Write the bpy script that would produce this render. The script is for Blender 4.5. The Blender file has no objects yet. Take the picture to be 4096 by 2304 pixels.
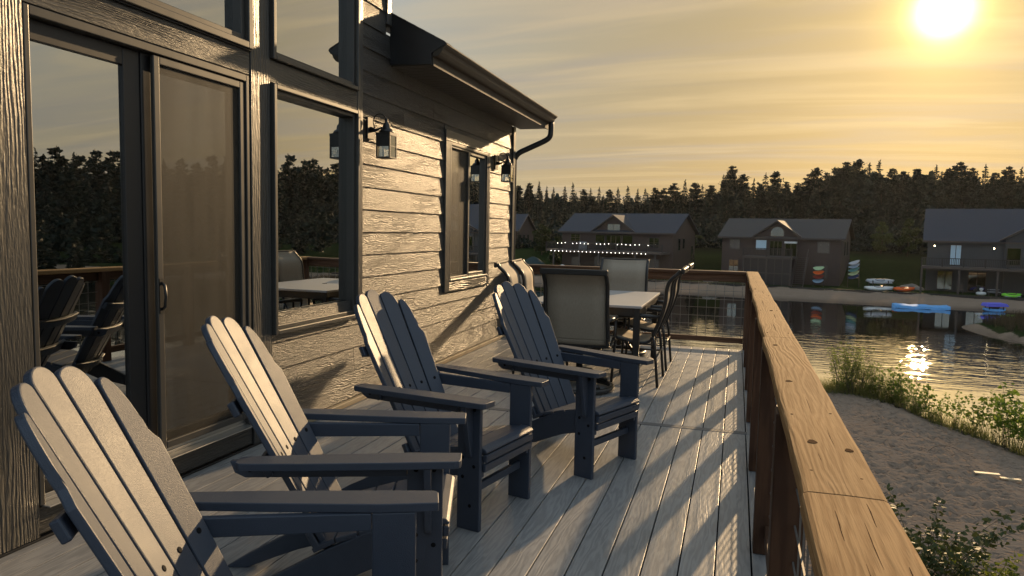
import bpy, bmesh, math, random
from math import sin, cos, pi, radians, sqrt, atan2, exp
from mathutils import Vector, Matrix, noise as mnoise
random.seed(7)
S = bpy.context.scene
COL = S.collection

# ------------------------------------------------------------------ camera
cam_d = bpy.data.cameras.new('camera')
cam = bpy.data.objects.new('camera', cam_d)
COL.objects.link(cam)
cam_d.sensor_width = 36.0
cam_d.lens = 25.14
cam_d.clip_start = 0.05
cam_d.clip_end = 6000
YAW, PITCH, ROLL, CAMZ = 0.302370, -0.080972, 0.019281, 1.365
fw = Vector((-sin(YAW)*cos(PITCH), cos(YAW)*cos(PITCH), sin(PITCH)))
r0 = Vector((cos(YAW), sin(YAW), 0)); u0 = r0.cross(fw)
rt = cos(ROLL)*r0 + sin(ROLL)*u0
up = -sin(ROLL)*r0 + cos(ROLL)*u0
m = Matrix((rt, up, -fw)).transposed().to_4x4()
m.translation = (0, 0, CAMZ)
cam.matrix_world = m
S.camera = cam

# ------------------------------------------------------------------ light
SUN = Vector((0.2141, 0.9422, 0.2577)).normalized()
SUN_ELEV = math.asin(SUN.z)
SUN_AZ = atan2(SUN.x, SUN.y)
sd = bpy.data.lights.new('sun', 'SUN')
sd.energy = 2.5
sd.angle = radians(0.9)
sd.color = (1.0, 0.68, 0.36)
so = bpy.data.objects.new('sun', sd)
COL.objects.link(so)
so.rotation_euler = (-SUN).to_track_quat('-Z', 'Y').to_euler()

W = bpy.data.worlds.new('World')
S.world = W
W.use_nodes = True
S.view_settings.view_transform = 'Standard'
S.view_settings.look = 'None'
S.view_settings.gamma = 1.0
S.view_settings.use_curve_mapping = False
S.view_settings.exposure = 1.0

class NT:
    """small helper that wires shader nodes"""
    def __init__(s, tree):
        s.t = tree; s.n = tree.nodes; s.l = tree.links
    def add(s, typ, **kw):
        nd = s.n.new(typ)
        for k, v in kw.items():
            if k.startswith('i_'):
                key = k[2:]
                key = int(key) if key.isdigit() else key
                s.put(nd.inputs[key], v)
            else:
                setattr(nd, k, v)
        return nd
    def put(s, sock, v):
        if isinstance(v, bpy.types.NodeSocket): s.l.new(v, sock)
        else: sock.default_value = v
    def math(s, op, a, b=None, c=None, clamp=False):
        nd = s.n.new('ShaderNodeMath'); nd.operation = op; nd.use_clamp = clamp
        s.put(nd.inputs[0], a)
        if b is not None: s.put(nd.inputs[1], b)
        if c is not None: s.put(nd.inputs[2], c)
        return nd.outputs[0]
    def vmath(s, op, a, b=None, scale=None):
        nd = s.n.new('ShaderNodeVectorMath'); nd.operation = op
        s.put(nd.inputs[0], a)
        if b is not None: s.put(nd.inputs[1], b)
        if scale is not None: s.put(nd.inputs['Scale'], scale)
        return nd.outputs['Value'] if op in ('DOT_PRODUCT', 'LENGTH') else nd.outputs[0]
    def mix(s, f, a, b, blend='MIX'):
        nd = s.n.new('ShaderNodeMix'); nd.data_type = 'RGBA'; nd.blend_type = blend
        s.put(nd.inputs['Factor'], f)
        for k, v in ((6, a), (7, b)):
            if not isinstance(v, bpy.types.NodeSocket) and len(v) == 3: v = (*v, 1)
            s.put(nd.inputs[k], v)
        return nd.outputs[2]
    def ramp(s, f, stops):
        nd = s.n.new('ShaderNodeValToRGB')
        e = nd.color_ramp.elements
        while len(e) < len(stops): e.new(0.5)
        for el, (p, c) in zip(e, stops):
            el.position = p
            el.color = (c, c, c, 1) if isinstance(c, (int, float)) else (*c, 1)
        s.put(nd.inputs[0], f)
        return nd.outputs[0]
    def smooth(s, x, a, b):
        nd = s.n.new('ShaderNodeMapRange'); nd.interpolation_type = 'SMOOTHSTEP'
        s.put(nd.inputs[0], x); nd.inputs[1].default_value = a; nd.inputs[2].default_value = b
        return nd.outputs[0]
    def noise(s, vec, scale, detail=2, rough=.5, dist=0):
        nd = s.n.new('ShaderNodeTexNoise')
        s.put(nd.inputs['Vector'], vec)
        nd.inputs['Scale'].default_value = scale; nd.inputs['Detail'].default_value = detail
        nd.inputs['Roughness'].default_value = rough; nd.inputs['Distortion'].default_value = dist
        return nd.outputs[0]

def make_world():
    t = NT(W.node_tree); t.n.clear()
    out = t.add('ShaderNodeOutputWorld')
    bg = t.add('ShaderNodeBackground')
    sky = t.add('ShaderNodeTexSky', sky_type='NISHITA')
    sky.sun_disc = False
    sky.sun_elevation = SUN_ELEV
    sky.sun_rotation = SUN_AZ
    sky.air_density = 1.2; sky.dust_density = 2.5; sky.ozone_density = 1.0
    co = t.add('ShaderNodeTexCoord').outputs['Generated']
    d = t.vmath('NORMALIZE', co)
    sx = t.add('ShaderNodeSeparateXYZ'); t.put(sx.inputs[0], d)
    z = sx.outputs[2]
    zc = t.math('MAXIMUM', z, 0.0)
    dot = t.vmath('DOT_PRODUCT', d, tuple(SUN))
    # thin overcast veil: warm toward the sun and the horizon, blue grey away from it
    near = t.ramp(t.math('MULTIPLY_ADD', dot, .5, .5), [(0.0, 0.0), (.55, .10), (.80, .32), (.93, .74), (1.0, 1.0)])
    low = t.ramp(zc, [(0.0, 1.0), (.08, .80), (.22, .42), (.45, .12), (1.0, 0.0)])
    cool = t.mix(low, SKY_COOL_HIGH, SKY_COOL_LOW)
    warm = t.mix(low, SKY_WARM_HIGH, SKY_WARM_LOW)
    veil = t.mix(near, cool, warm)
    # clouds on a flat layer, drawn out into streaks
    inv = t.math('DIVIDE', 1.0, t.math('ADD', zc, 0.10))
    pl = t.vmath('SCALE', d, scale=inv)
    mp = t.add('ShaderNodeMapping'); t.put(mp.inputs[0], pl)
    mp.inputs['Rotation'].default_value = (0, 0, radians(-14))
    mp.inputs['Scale'].default_value = (0.26, 1.15, 0.0)
    n1 = t.noise(mp.outputs[0], 1.6, 5, .55, .6)
    mp2 = t.add('ShaderNodeMapping'); t.put(mp2.inputs[0], pl)
    mp2.inputs['Rotation'].default_value = (0, 0, radians(-22))
    mp2.inputs['Location'].default_value = (3.1, 7.7, 0)
    mp2.inputs['Scale'].default_value = (0.30, 1.7, 0.0)
    n2 = t.noise(mp2.outputs[0], 2.2, 4, .5, 1.0)
    dark = t.smooth(n1, .40, .68)
    lite = t.smooth(n2, .42, .76)
    veil = t.mix(t.math('MULTIPLY', dark, .85), veil, t.mix(near, (.150, .172, .19), (.180, .150, .115)))
    veil = t.mix(t.math('MULTIPLY', lite, .45), veil, t.mix(near, (.27, .25, .21), (.36, .266, .130)))
    # aureole of the low sun behind the veil
    a1 = t.math('POWER', t.math('MAXIMUM', dot, 0), 14.0)
    a2 = t.math('POWER', t.math('MAXIMUM', dot, 0), 90.0)
    a3 = t.math('POWER', t.math('MAXIMUM', dot, 0), 700.0)
    a4 = t.math('POWER', t.math('MAXIMUM', dot, 0), 4200.0)
    g = t.vmath('SCALE', (.015, .006, .0), scale=a1)
    g = t.vmath('ADD', g, t.vmath('SCALE', (.055, .030, .001), scale=a2))
    g = t.vmath('ADD', g, t.vmath('SCALE', (.40, .27, .06), scale=a3))
    g = t.vmath('ADD', g, t.vmath('SCALE', (4.5, 3.4, 1.5), scale=a4))
    nish = t.vmath('SCALE', sky.outputs[0], scale=NISHITA)
    tot = t.vmath('ADD', t.vmath('ADD', veil, g), nish)
    t.put(bg.inputs[0], tot); bg.inputs[1].default_value = 1.0
    t.l.new(bg.outputs[0], out.inputs[0])

SKY_COOL_HIGH = (.27, .37, .48); SKY_COOL_LOW = (.215, .225, .20)
SKY_WARM_HIGH = (.160, .134, .068); SKY_WARM_LOW = (.228, .148, .050)
NISHITA = 0.003
make_world()
W.cycles.sampling_method = 'AUTOMATIC'

# ------------------------------------------------------------------ object helpers
def link(o, parent=None):
    COL.objects.link(o)
    if parent is not None: o.parent = parent
    return o

def tag(o, label=None, cat=None, group=None, kind=None):
    if label: o['label'] = label
    if cat: o['category'] = cat
    if group: o['group'] = group
    if kind: o['kind'] = kind
    return o

def thing(name, label, cat, loc=(0, 0, 0), rz=0.0, group=None):
    o = bpy.data.objects.new(name, None)
    o.empty_display_size = .1
    link(o); o.location = loc; o.rotation_euler = (0, 0, rz)
    return tag(o, label, cat, group)

def copy_tree(o, parent=None):
    c = o.copy(); COL.objects.link(c)
    if parent is not None: c.parent = parent
    for ch in list(o.children): copy_tree(ch, c)
    return c

class MB:
    """collects simple solids; build() turns them into one mesh object"""
    def __init__(s): s.v = []; s.f = []; s.sm = []
    def add(s, vs, fs, smooth=False):
        o = len(s.v); s.v += [tuple(v) for v in vs]
        for f in fs: s.f.append([i+o for i in f]); s.sm.append(smooth)
        return s
    def box(s, a, b):
        (x0, y0, z0), (x1, y1, z1) = a, b
        x0, x1 = min(x0, x1), max(x0, x1); y0, y1 = min(y0, y1), max(y0, y1); z0, z1 = min(z0, z1), max(z0, z1)
        return s.add([(x0,y0,z0),(x1,y0,z0),(x1,y1,z0),(x0,y1,z0),(x0,y0,z1),(x1,y0,z1),(x1,y1,z1),(x0,y1,z1)],
                     [(3,2,1,0),(4,5,6,7),(0,1,5,4),(1,2,6,5),(2,3,7,6),(3,0,4,7)])
    def prism(s, pts, ax, a, b):
        """polygon pts in the plane normal to axis ax ('x': (y,z), 'y': (x,z), 'z': (x,y)), extruded a..b"""
        n = len(pts)
        def P(p, t):
            return {'x': (t, p[0], p[1]), 'y': (p[0], t, p[1]), 'z': (p[0], p[1], t)}[ax]
        area = sum(pts[i][0]*pts[(i+1) % n][1]-pts[(i+1) % n][0]*pts[i][1] for i in range(n))
        if ax == 'y': area = -area
        if area < 0: pts = pts[::-1]
        if a > b: a, b = b, a
        vs = [P(p, a) for p in pts]+[P(p, b) for p in pts]
        fs = [tuple(range(n))[::-1], tuple(range(n, 2*n))]
        for i in range(n):
            j = (i+1) % n; fs.append((i, j, n+j, n+i))
        return s.add(vs, fs)
    def tube(s, pts, r, n=8, cap=True, closed=False):
        pts = [Vector(p) for p in pts]
        rs = r if isinstance(r, (list, tuple)) else [r]*len(pts)
        vs = []; N = len(pts); prev = None
        for i, p in enumerate(pts):
            if closed: d = pts[(i+1) % N]-pts[i-1]
            else: d = pts[min(i+1, N-1)]-pts[max(i-1, 0)]
            d.normalize()
            if prev is None:
                a = Vector((0, 0, 1)) if abs(d.z) < .9 else Vector((1, 0, 0))
                e = d.cross(a).normalized()
            else:
                e = (prev-d*prev.dot(d)).normalized()
            prev = e; g = d.cross(e)
            for k in range(n):
                an = 2*pi*k/n
                vs.append(p+(e*cos(an)+g*sin(an))*rs[i])
        fs = []
        R = N if closed else N-1
        for i in range(R):
            for k in range(n):
                a = i*n+k; b = i*n+(k+1) % n; i2 = (i+1) % N
                fs.append((a, b, i2*n+(k+1) % n, i2*n+k))
        s.add(vs, fs, True)
        if cap and not closed:
            o = len(s.v)-len(vs)
            s.f.append([o+k for k in range(n)][::-1]); s.sm.append(False)
            s.f.append([o+(N-1)*n+k for k in range(n)]); s.sm.append(False)
        return s
    def lathe(s, prof, n=12, c=(0, 0, 0)):
        vs = []; fs = []
        for r, z in prof:
            for k in range(n):
                an = 2*pi*k/n; vs.append((c[0]+r*cos(an), c[1]+r*sin(an), c[2]+z))
        for i in range(len(prof)-1):
            for k in range(n):
                a = i*n+k; b = i*n+(k+1) % n
                fs.append((a, b, b+n, a+n))
        s.add(vs, fs, True)
        o = len(s.v)-len(vs)
        s.f.append([o+k for k in range(n)][::-1]); s.sm.append(False)
        s.f.append([o+(len(prof)-1)*n+k for k in range(n)]); s.sm.append(False)
        return s
    def mesh(s, name, mat):
        me = bpy.data.meshes.new(name)
        me.from_pydata(s.v, [], s.f)
        if any(s.sm): me.polygons.foreach_set('use_smooth', s.sm)
        if mat is not None: me.materials.append(mat)
        me.update()
        return me
    def build(s, name, mat, parent=None, bevel=0, seg=2):
        o = bpy.data.objects.new(name, s.mesh(name, mat))
        link(o, parent)
        if bevel:
            md = o.modifiers.new('edge', 'BEVEL'); md.width = bevel; md.segments = seg
            md.limit_method = 'ANGLE'; md.angle_limit = radians(35)
        return o

def box(name, a, b, mat, parent=None, bevel=0, seg=2):
    """box whose object origin sits at its own middle, so each piece gets its own grain"""
    c = [(p+q)/2 for p, q in zip(a, b)]
    o = MB().box([p-r for p, r in zip(a, c)], [q-r for q, r in zip(b, c)]).build(name, mat, parent, bevel, seg)
    o.location = c
    return o
# ------------------------------------------------------------------ materials
def new_mat(name):
    mt = bpy.data.materials.new(name); mt.use_nodes = True
    t = NT(mt.node_tree)
    b = t.n['Principled BSDF']
    return mt, t, b

def obj_coords(t, per_piece=True):
    """object coordinates, shifted by a random amount for each piece"""
    co = t.add('ShaderNodeTexCoord').outputs['Object']
    if not per_piece: return co, None
    rnd = t.add('ShaderNodeObjectInfo').outputs['Random']
    off = t.vmath('SCALE', (37.0, 61.0, 23.0), scale=rnd)
    return t.vmath('ADD', co, off), rnd

def scaled(t, vec, s):
    mp = t.add('ShaderNodeMapping'); t.put(mp.inputs[0], vec); mp.inputs['Scale'].default_value = s
    return mp.outputs[0]

def plain(name, col, rough=.5, metal=0, spec=.5, noise_amt=.12, noise_scale=6, bump=0, bump_scale=200, coat=0):
    mt, t, b = new_mat(name)
    co, rnd = obj_coords(t)
    n = t.noise(co, noise_scale, 4, .6)
    k = t.math('MULTIPLY_ADD', n, noise_amt*2, 1-noise_amt)
    c = t.vmath('SCALE', tuple(col), scale=k)
    t.put(b.inputs['Base Color'], c)
    t.put(b.inputs['Roughness'], t.math('MULTIPLY_ADD', n, .16, rough-.08))
    b.inputs['Metallic'].default_value = metal
    b.inputs['Specular IOR Level'].default_value = spec
    b.inputs['Coat Weight'].default_value = coat
    if bump:
        bn = t.add('ShaderNodeBump'); bn.inputs['Distance'].default_value = .001; bn.inputs['Strength'].default_value = bump
        t.put(bn.inputs['Height'], t.noise(co, bump_scale, 2, .6)); t.l.new(bn.outputs[0], b.inputs['Normal'])
    return mt

def grain_mat(name, col, col2, along, rough=.5, spec=.4, lines=110, stretch=.05, depth=.0016, strength=1.0, dist=3.0, tint=.14, fine=True, wear=None, fa=.045):
    """embossed or sawn wood grain running along axis `along`"""
    mt, t, b = new_mat(name)
    co, rnd = obj_coords(t)
    s = [1.0, 1.0, 1.0]; s[along] = stretch*6
    st = scaled(t, co, s)
    warp = t.noise(scaled(t, co, [stretch*22 if i == along else 9.0 for i in range(3)]), 1.0, 3, .55)
    # contour lines of a slow noise field read as cathedral grain
    field = t.math('MULTIPLY', warp, dist)
    sep = t.add('ShaderNodeSeparateXYZ'); t.put(sep.inputs[0], co)
    ax = [i for i in range(3) if i != along]
    cross = t.math('ADD', sep.outputs[ax[0]], sep.outputs[ax[1]])
    ph = t.math('ADD', t.math('MULTIPLY', cross, lines), t.math('MULTIPLY', field, 14))
    wv = t.math('SINE', ph)
    fib = t.noise(scaled(t, co, [lines*fa if i == along else lines*.36 for i in range(3)]), 1.0, 3, .65)
    patch = t.smooth(t.noise(scaled(t, co, [1.1 if i == along else 5 for i in range(3)]), 1.0, 2, .5), .38, .62)
    hgt = t.math('ADD', t.math('MULTIPLY', t.math('MULTIPLY', wv, .5), patch), t.math('MULTIPLY', fib, 1.6 if fine else .6))
    bn = t.add('ShaderNodeBump'); bn.inputs['Distance'].default_value = depth; bn.inputs['Strength'].default_value = strength
    t.put(bn.inputs['Height'], hgt); t.l.new(bn.outputs[0], b.inputs['Normal'])
    c = t.mix(t.smooth(t.math('MULTIPLY_ADD', wv, .16, fib), .25, .75), col, col2)
    k = t.math('MULTIPLY_ADD', rnd, tint*2, 1-tint)
    blot = t.noise(co, 1.7, 4, .6)
    k = t.math('MULTIPLY', k, t.math('MULTIPLY_ADD', blot, .3, .85))
    c = t.vmath('SCALE', c, scale=k)
    if wear is not None:
        c = t.mix(t.math('MULTIPLY', t.smooth(t.noise(co, 3.1, 5, .65), .55, .72), wear[1]), c, wear[0])
    t.put(b.inputs['Base Color'], c)
    t.put(b.inputs['Roughness'], t.math('MULTIPLY_ADD', fib, .22, rough-.1))
    b.inputs['Specular IOR Level'].default_value = spec
    return mt

M = {}
M['siding'] = grain_mat('siding', (.031, .031, .029), (.047, .046, .043), 1, rough=.38, spec=.58, lines=640, depth=.0046, strength=1.0, dist=9.0, tint=.10, fa=.03)
M['trim_wood'] = grain_mat('trim_wood', (.031, .031, .029), (.047, .046, .043), 2, rough=.36, spec=.65, lines=340, depth=.0024, strength=1.0, dist=3.0, tint=.05)
M['trim_wood_y'] = grain_mat('trim_wood_y', (.031, .031, .029), (.047, .046, .043), 1, rough=.36, spec=.65, lines=340, depth=.0024, strength=1.0, dist=3.0, tint=.05)
M['deck'] = grain_mat('deck', (.215, .216, .217), (.295, .293, .290), 1, rough=.44, spec=.6, lines=190, depth=.0008, strength=.7, dist=5.0, tint=.10)
M['divider'] = plain('divider', (.115, .117, .122), rough=.5, noise_amt=.1, bump=.4, bump_scale=90)
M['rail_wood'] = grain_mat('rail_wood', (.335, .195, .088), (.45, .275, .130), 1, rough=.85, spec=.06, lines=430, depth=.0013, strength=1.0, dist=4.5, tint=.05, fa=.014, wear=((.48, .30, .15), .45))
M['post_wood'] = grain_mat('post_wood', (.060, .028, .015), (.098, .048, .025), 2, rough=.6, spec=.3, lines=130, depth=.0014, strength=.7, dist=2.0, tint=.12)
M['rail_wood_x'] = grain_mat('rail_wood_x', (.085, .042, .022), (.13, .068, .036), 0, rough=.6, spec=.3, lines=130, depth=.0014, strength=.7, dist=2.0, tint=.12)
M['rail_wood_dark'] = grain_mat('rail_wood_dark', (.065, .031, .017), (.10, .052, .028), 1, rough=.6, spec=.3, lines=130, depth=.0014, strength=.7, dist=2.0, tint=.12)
M['navy'] = plain('navy_lumber', (.044, .055, .078), rough=.45, spec=.45, noise_amt=.14, noise_scale=9, bump=.85, bump_scale=400)
M['bolt'] = plain('bolt', (.010, .010, .011), rough=.7, spec=.08)
M['bronze'] = plain('bronze_frame', (.046, .044, .040), rough=.38, spec=.55, noise_amt=.06)
M['black_frame'] = plain('black_frame', (.016, .016, .017), rough=.42, spec=.5)
M['alu'] = plain('sill_metal', (.45, .44, .42), rough=.38, metal=.8)
M['steel'] = plain('wire_steel', (.19, .18, .165), rough=.6, metal=.5)
M['gutter'] = plain('gutter_metal', (.075, .064, .050), rough=.7, spec=.2, noise_amt=.05)
M['soffit'] = plain('soffit_metal', (.095, .088, .078), rough=.45)
M['lantern'] = plain('lantern_metal', (.012, .012, .012), rough=.4, spec=.5)
M['chair_metal'] = plain('chair_metal', (.022, .020, .018), rough=.38, spec=.5)
M['table_top'] = plain('table_top', (.42, .41, .40), rough=.42, spec=.5, noise_amt=.05)
M['shingle'] = plain('shingle', (.045, .043, .045), rough=.85, noise_amt=.3, noise_scale=20, bump=.6, bump_scale=60)
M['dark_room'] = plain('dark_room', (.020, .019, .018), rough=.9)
M['ledger'] = grain_mat('ledger_wood', (.34, .27, .17), (.44, .35, .23), 1, rough=.6, spec=.3, lines=120, depth=.001, dist=2.0)
M['far_wall'] = plain('far_wall', (.062, .042, .033), rough=.8, noise_amt=.22, noise_scale=1.5)
M['far_wall_grey'] = plain('far_wall_grey', (.055, .057, .058), rough=.8, noise_amt=.15, noise_scale=1.5)
M['far_roof'] = plain('far_roof', (.028, .032, .044), rough=.8, noise_amt=.2, noise_scale=2)
M['far_roof_brown'] = plain('far_roof_brown', (.042, .037, .035), rough=.8, noise_amt=.2, noise_scale=2)
M['far_trim'] = plain('far_trim', (.062, .048, .040), rough=.7)
M['far_dark'] = plain('far_dark', (.035, .028, .024), rough=.8)
M['stone'] = plain('stone', (.19, .175, .155), rough=.9, noise_amt=.35, noise_scale=1.3, bump=1, bump_scale=8)
M['trunk'] = plain('trunk', (.085, .062, .045), rough=.9, noise_amt=.3, noise_scale=5)
for nm, c in dict(white=(.62, .62, .60), grey_hull=(.36, .38, .40), orange=(.72, .13, .035), green=(.22, .62, .06), blue_mat=(.14, .36, .68),
                  purple=(.13, .13, .58), teal=(.08, .22, .22), tarp=(.030, .050, .052), red=(.22, .05, .035), paleblue=(.22, .31, .40), lime=(.32, .42, .24), navyhull=(.03, .05, .12)).items():
    M[nm] = plain('paint_'+nm, c, rough=.8, spec=.06, noise_amt=.16, noise_scale=3)

def sling_mat():
    mt, t, b = new_mat('sling_fabric')
    co, rnd = obj_coords(t)
    w = t.noise(scaled(t, co, (160, 160, 30)), 1, 2, .6)
    c = t.mix(w, (.29, .245, .185), (.43, .365, .28))
    t.put(b.inputs['Base Color'], c); b.inputs['Roughness'].default_value = .75
    b.inputs['Specular IOR Level'].default_value = .2
    tr = t.add('ShaderNodeBsdfTranslucent'); t.put(tr.inputs[0], c)
    mx = t.add('ShaderNodeMixShader'); mx.inputs[0].default_value = .03
    t.l.new(b.outputs[0], mx.inputs[1]); t.l.new(tr.outputs[0], mx.inputs[2])
    t.l.new(mx.outputs[0], t.n['Material Output'].inputs[0])
    return mt
M['sling'] = sling_mat()

def glass_mat(name, tint=(.96, .98, .97), refl=.62, wav=.25, thru=(.36, .42, .40)):
    """coated double glazing: strong mirror image over a dim view of the room"""
    mt, t, b = new_mat(name); t.n.remove(b)
    co = t.add('ShaderNodeTexCoord').outputs['Object']
    bn = t.add('ShaderNodeBump'); bn.inputs['Distance'].default_value = .004; bn.inputs['Strength'].default_value = wav
    t.put(bn.inputs['Height'], t.noise(co, 1.3, 1, .4))
    gl = t.add('ShaderNodeBsdfGlossy'); gl.inputs['Roughness'].default_value = 0.0
    gl.inputs[0].default_value = (*tint, 1); t.l.new(bn.outputs[0], gl.inputs['Normal'])
    tr = t.add('ShaderNodeBsdfTransparent'); tr.inputs[0].default_value = (*thru, 1)
    fr = t.add('ShaderNodeFresnel'); fr.inputs[0].default_value = 1.5
    f = t.math('MULTIPLY_ADD', fr.outputs[0], 3.3, refl, clamp=True)
    mx = t.add('ShaderNodeMixShader'); t.put(mx.inputs[0], f)
    t.l.new(tr.outputs[0], mx.inputs[1]); t.l.new(gl.outputs[0], mx.inputs[2])
    t.l.new(mx.outputs[0], t.n['Material Output'].inputs[0])
    return mt
M['glass'] = glass_mat('window_glass', refl=.40)
M['far_glass'] = glass_mat('far_glass', refl=.06, wav=.1)
M['lamp_glass'] = glass_mat('lamp_glass', refl=.03, wav=.1, thru=(.93, .93, .90))

def screen_mat():
    mt, t, b = new_mat('insect_screen')
    co = t.add('ShaderNodeTexCoord').outputs['Object']
    n = t.noise(scaled(t, co, (3, 260, 40)), 1, 2, .6)
    n2 = t.noise(scaled(t, co, (3, 9, .7)), 1, 3, .6)
    c = t.mix(n, (.026, .024, .019), (.048, .043, .034))
    t.put(b.inputs['Base Color'], c); b.inputs['Roughness'].default_value = .6
    tr = t.add('ShaderNodeBsdfTransparent')
    mx = t.add('ShaderNodeMixShader')
    t.put(mx.inputs[0], t.math('MULTIPLY_ADD', t.smooth(n2, .35, .65), .12, .33))
    t.l.new(tr.outputs[0], mx.inputs[1]); t.l.new(b.outputs[0], mx.inputs[2])
    t.l.new(mx.outputs[0], t.n['Material Output'].inputs[0])
    return mt
M['screen'] = screen_mat()

def emit(name, col, st):
    mt, t, b = new_mat(name)
    b.inputs['Base Color'].default_value = (*col, 1)
    b.inputs['Emission Color'].default_value = (*col, 1); b.inputs['Emission Strength'].default_value = st
    return mt
M['bulb_lit'] = emit('bulb_lit', (1, .93, .80), 4.0)
M['bulb_warm'] = emit('bulb_warm', (1, .80, .48), 6.0)
M['bulb_off'] = plain('bulb_off', (.75, .74, .70), rough=.3)

def leaf_mat(name, c1, c2, trans=.35, rough=.5):
    mt, t, b = new_mat(name)
    co, rnd = obj_coords(t)
    geo = t.add('ShaderNodeNewGeometry')
    r = geo.outputs['Random Per Island']
    n = t.noise(co, .9, 3, .6)
    c = t.mix(t.math('ADD', t.math('MULTIPLY', r, .6), t.math('MULTIPLY', n, .4)), c1, c2)
    c = t.vmath('SCALE', c, scale=t.math('MULTIPLY_ADD', rnd, .5, .75))
    t.put(b.inputs['Base Color'], c); b.inputs['Roughness'].default_value = rough
    b.inputs['Specular IOR Level'].default_value = .25
    tr = t.add('ShaderNodeBsdfTranslucent'); t.put(tr.inputs[0], c)
    mx = t.add('ShaderNodeMixShader'); mx.inputs[0].default_value = trans
    t.l.new(b.outputs[0], mx.inputs[1]); t.l.new(tr.outputs[0], mx.inputs[2])
    t.l.new(mx.outputs[0], t.n['Material Output'].inputs[0])
    return mt
M['needles'] = leaf_mat('needles', (.008, .014, .010), (.016, .025, .017), .12, .7)
M['pine_needles'] = leaf_mat('pine_needles', (.009, .015, .011), (.018, .026, .018), .12, .7)
M['broad_leaves'] = leaf_mat('broad_leaves', (.030, .048, .016), (.068, .082, .026), .25, .55)
M['shore_leaves'] = leaf_mat('shore_leaves', (.07, .12, .015), (.16, .22, .03), .6, .5)
M['willow_leaves'] = leaf_mat('willow_leaves', (.09, .125, .018), (.18, .21, .035), .6, .5)
M['reed_blades'] = leaf_mat('reed_blades', (.026, .025, .015), (.055, .045, .027), .25, .8)
M['grass_blades'] = leaf_mat('grass_blades', (.09, .11, .025), (.20, .18, .055), .45, .6)
M['stem'] = plain('stem', (.08, .075, .035), rough=.8)

def ground_mat():
    mt, t, b = new_mat('ground')
    geo = t.add('ShaderNodeNewGeometry')
    P = geo.outputs['Position']
    at = t.add('ShaderNodeAttribute', attribute_name='lawn')
    lawn = at.outputs['Fac']
    at2 = t.add('ShaderNodeAttribute', attribute_name='wet')
    wet = at2.outputs['Fac']
    n = t.noise(P, .7, 5, .6)
    n2 = t.noise(P, 5.0, 4, .6)
    sand = t.mix(n, (.205, .150, .108), (.285, .215, .160))
    sand = t.mix(t.math('MULTIPLY', t.smooth(n2, .55, .75), .4), sand, (.15, .115, .09))
    gr = t.mix(t.noise(P, 1.6, 5, .65), (.017, .028, .010), (.036, .048, .016))
    wood = t.add('ShaderNodeAttribute', attribute_name='wood').outputs['Fac']
    gr = t.mix(wood, gr, (.013, .014, .008))
    edge = t.smooth(t.math('ADD', lawn, t.math('MULTIPLY_ADD', n2, .5, -.25)), .40, .60)
    c = t.mix(edge, sand, gr)
    c = t.mix(t.math('MULTIPLY', wet, .55), c, (.034, .027, .021))
    t.n.remove(b); b = t.add('ShaderNodeBsdfDiffuse'); t.put(b.inputs['Color'], c); b.inputs['Roughness'].default_value = .6
    t.l.new(b.outputs[0], t.n['Material Output'].inputs[0])
    # ripples and old prints, much finer than the mesh
    vo = t.add('ShaderNodeTexVoronoi', feature='SMOOTH_F1'); t.put(vo.inputs['Vector'], scaled(t, P, (5.5, 7.5, 1)))
    vo.inputs['Scale'].default_value = 1.0; vo.inputs['Smoothness'].default_value = .35
    hh = t.math('ADD', t.math('MULTIPLY', t.smooth(vo.outputs['Distance'], .05, .55), .6), t.math('MULTIPLY', t.noise(P, 9, 4, .6), .35))
    bn = t.add('ShaderNodeBump'); bn.inputs['Distance'].default_value = .12; bn.inputs['Strength'].default_value = .8
    t.put(bn.inputs['Height'], hh); t.l.new(bn.outputs[0], b.inputs['Normal'])
    return mt
M['ground'] = ground_mat()

def water_mat():
    mt, t, b = new_mat('lake_water'); t.n.remove(b)
    P = t.add('ShaderNodeNewGeometry').outputs['Position']
    # ripples die out toward the sheltered far shore
    sep = t.add('ShaderNodeSeparateXYZ'); t.put(sep.inputs[0], P)
    s = t.math('MULTIPLY_ADD', sep.outputs[0], .09, sep.outputs[1])
    calm = t.math('MULTIPLY', t.smooth(s, 35, 46), t.math('SUBTRACT', 1.0, t.smooth(s, 50, 64)))
    warp = scaled(t, P, (.30, .85, 1))
    h = t.math('ADD', t.math('MULTIPLY', t.noise(warp, 1.5, 2, .5, .5), .6), t.math('ADD', t.math('MULTIPLY', t.noise(warp, 4.2, 2, .5, .4), .20), t.math('MULTIPLY', t.noise(warp, 11.0, 1, .5, .3), .06)))
    bn = t.add('ShaderNodeBump'); bn.inputs['Distance'].default_value = .16
    t.put(bn.inputs['Strength'], t.math('MULTIPLY_ADD', calm, .31, .03))
    t.put(bn.inputs['Height'], h)
    df = t.add('ShaderNodeBsdfDiffuse'); df.inputs[0].default_value = (.008, .011, .010, 1)
    gl = t.add('ShaderNodeBsdfGlossy'); gl.inputs['Roughness'].default_value = .02
    fr = t.add('ShaderNodeFresnel'); fr.inputs[0].default_value = 1.33
    t.l.new(bn.outputs[0], gl.inputs['Normal']); t.l.new(bn.outputs[0], fr.inputs['Normal'])
    mx = t.add('ShaderNodeMixShader'); t.put(mx.inputs[0], t.math('MULTIPLY_ADD', fr.outputs[0], 2.3, .48, clamp=True))
    t.l.new(df.outputs[0], mx.inputs[1]); t.l.new(gl.outputs[0], mx.inputs[2])
    t.l.new(mx.outputs[0], t.n['Material Output'].inputs[0])
    return mt
M['water'] = water_mat()
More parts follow.
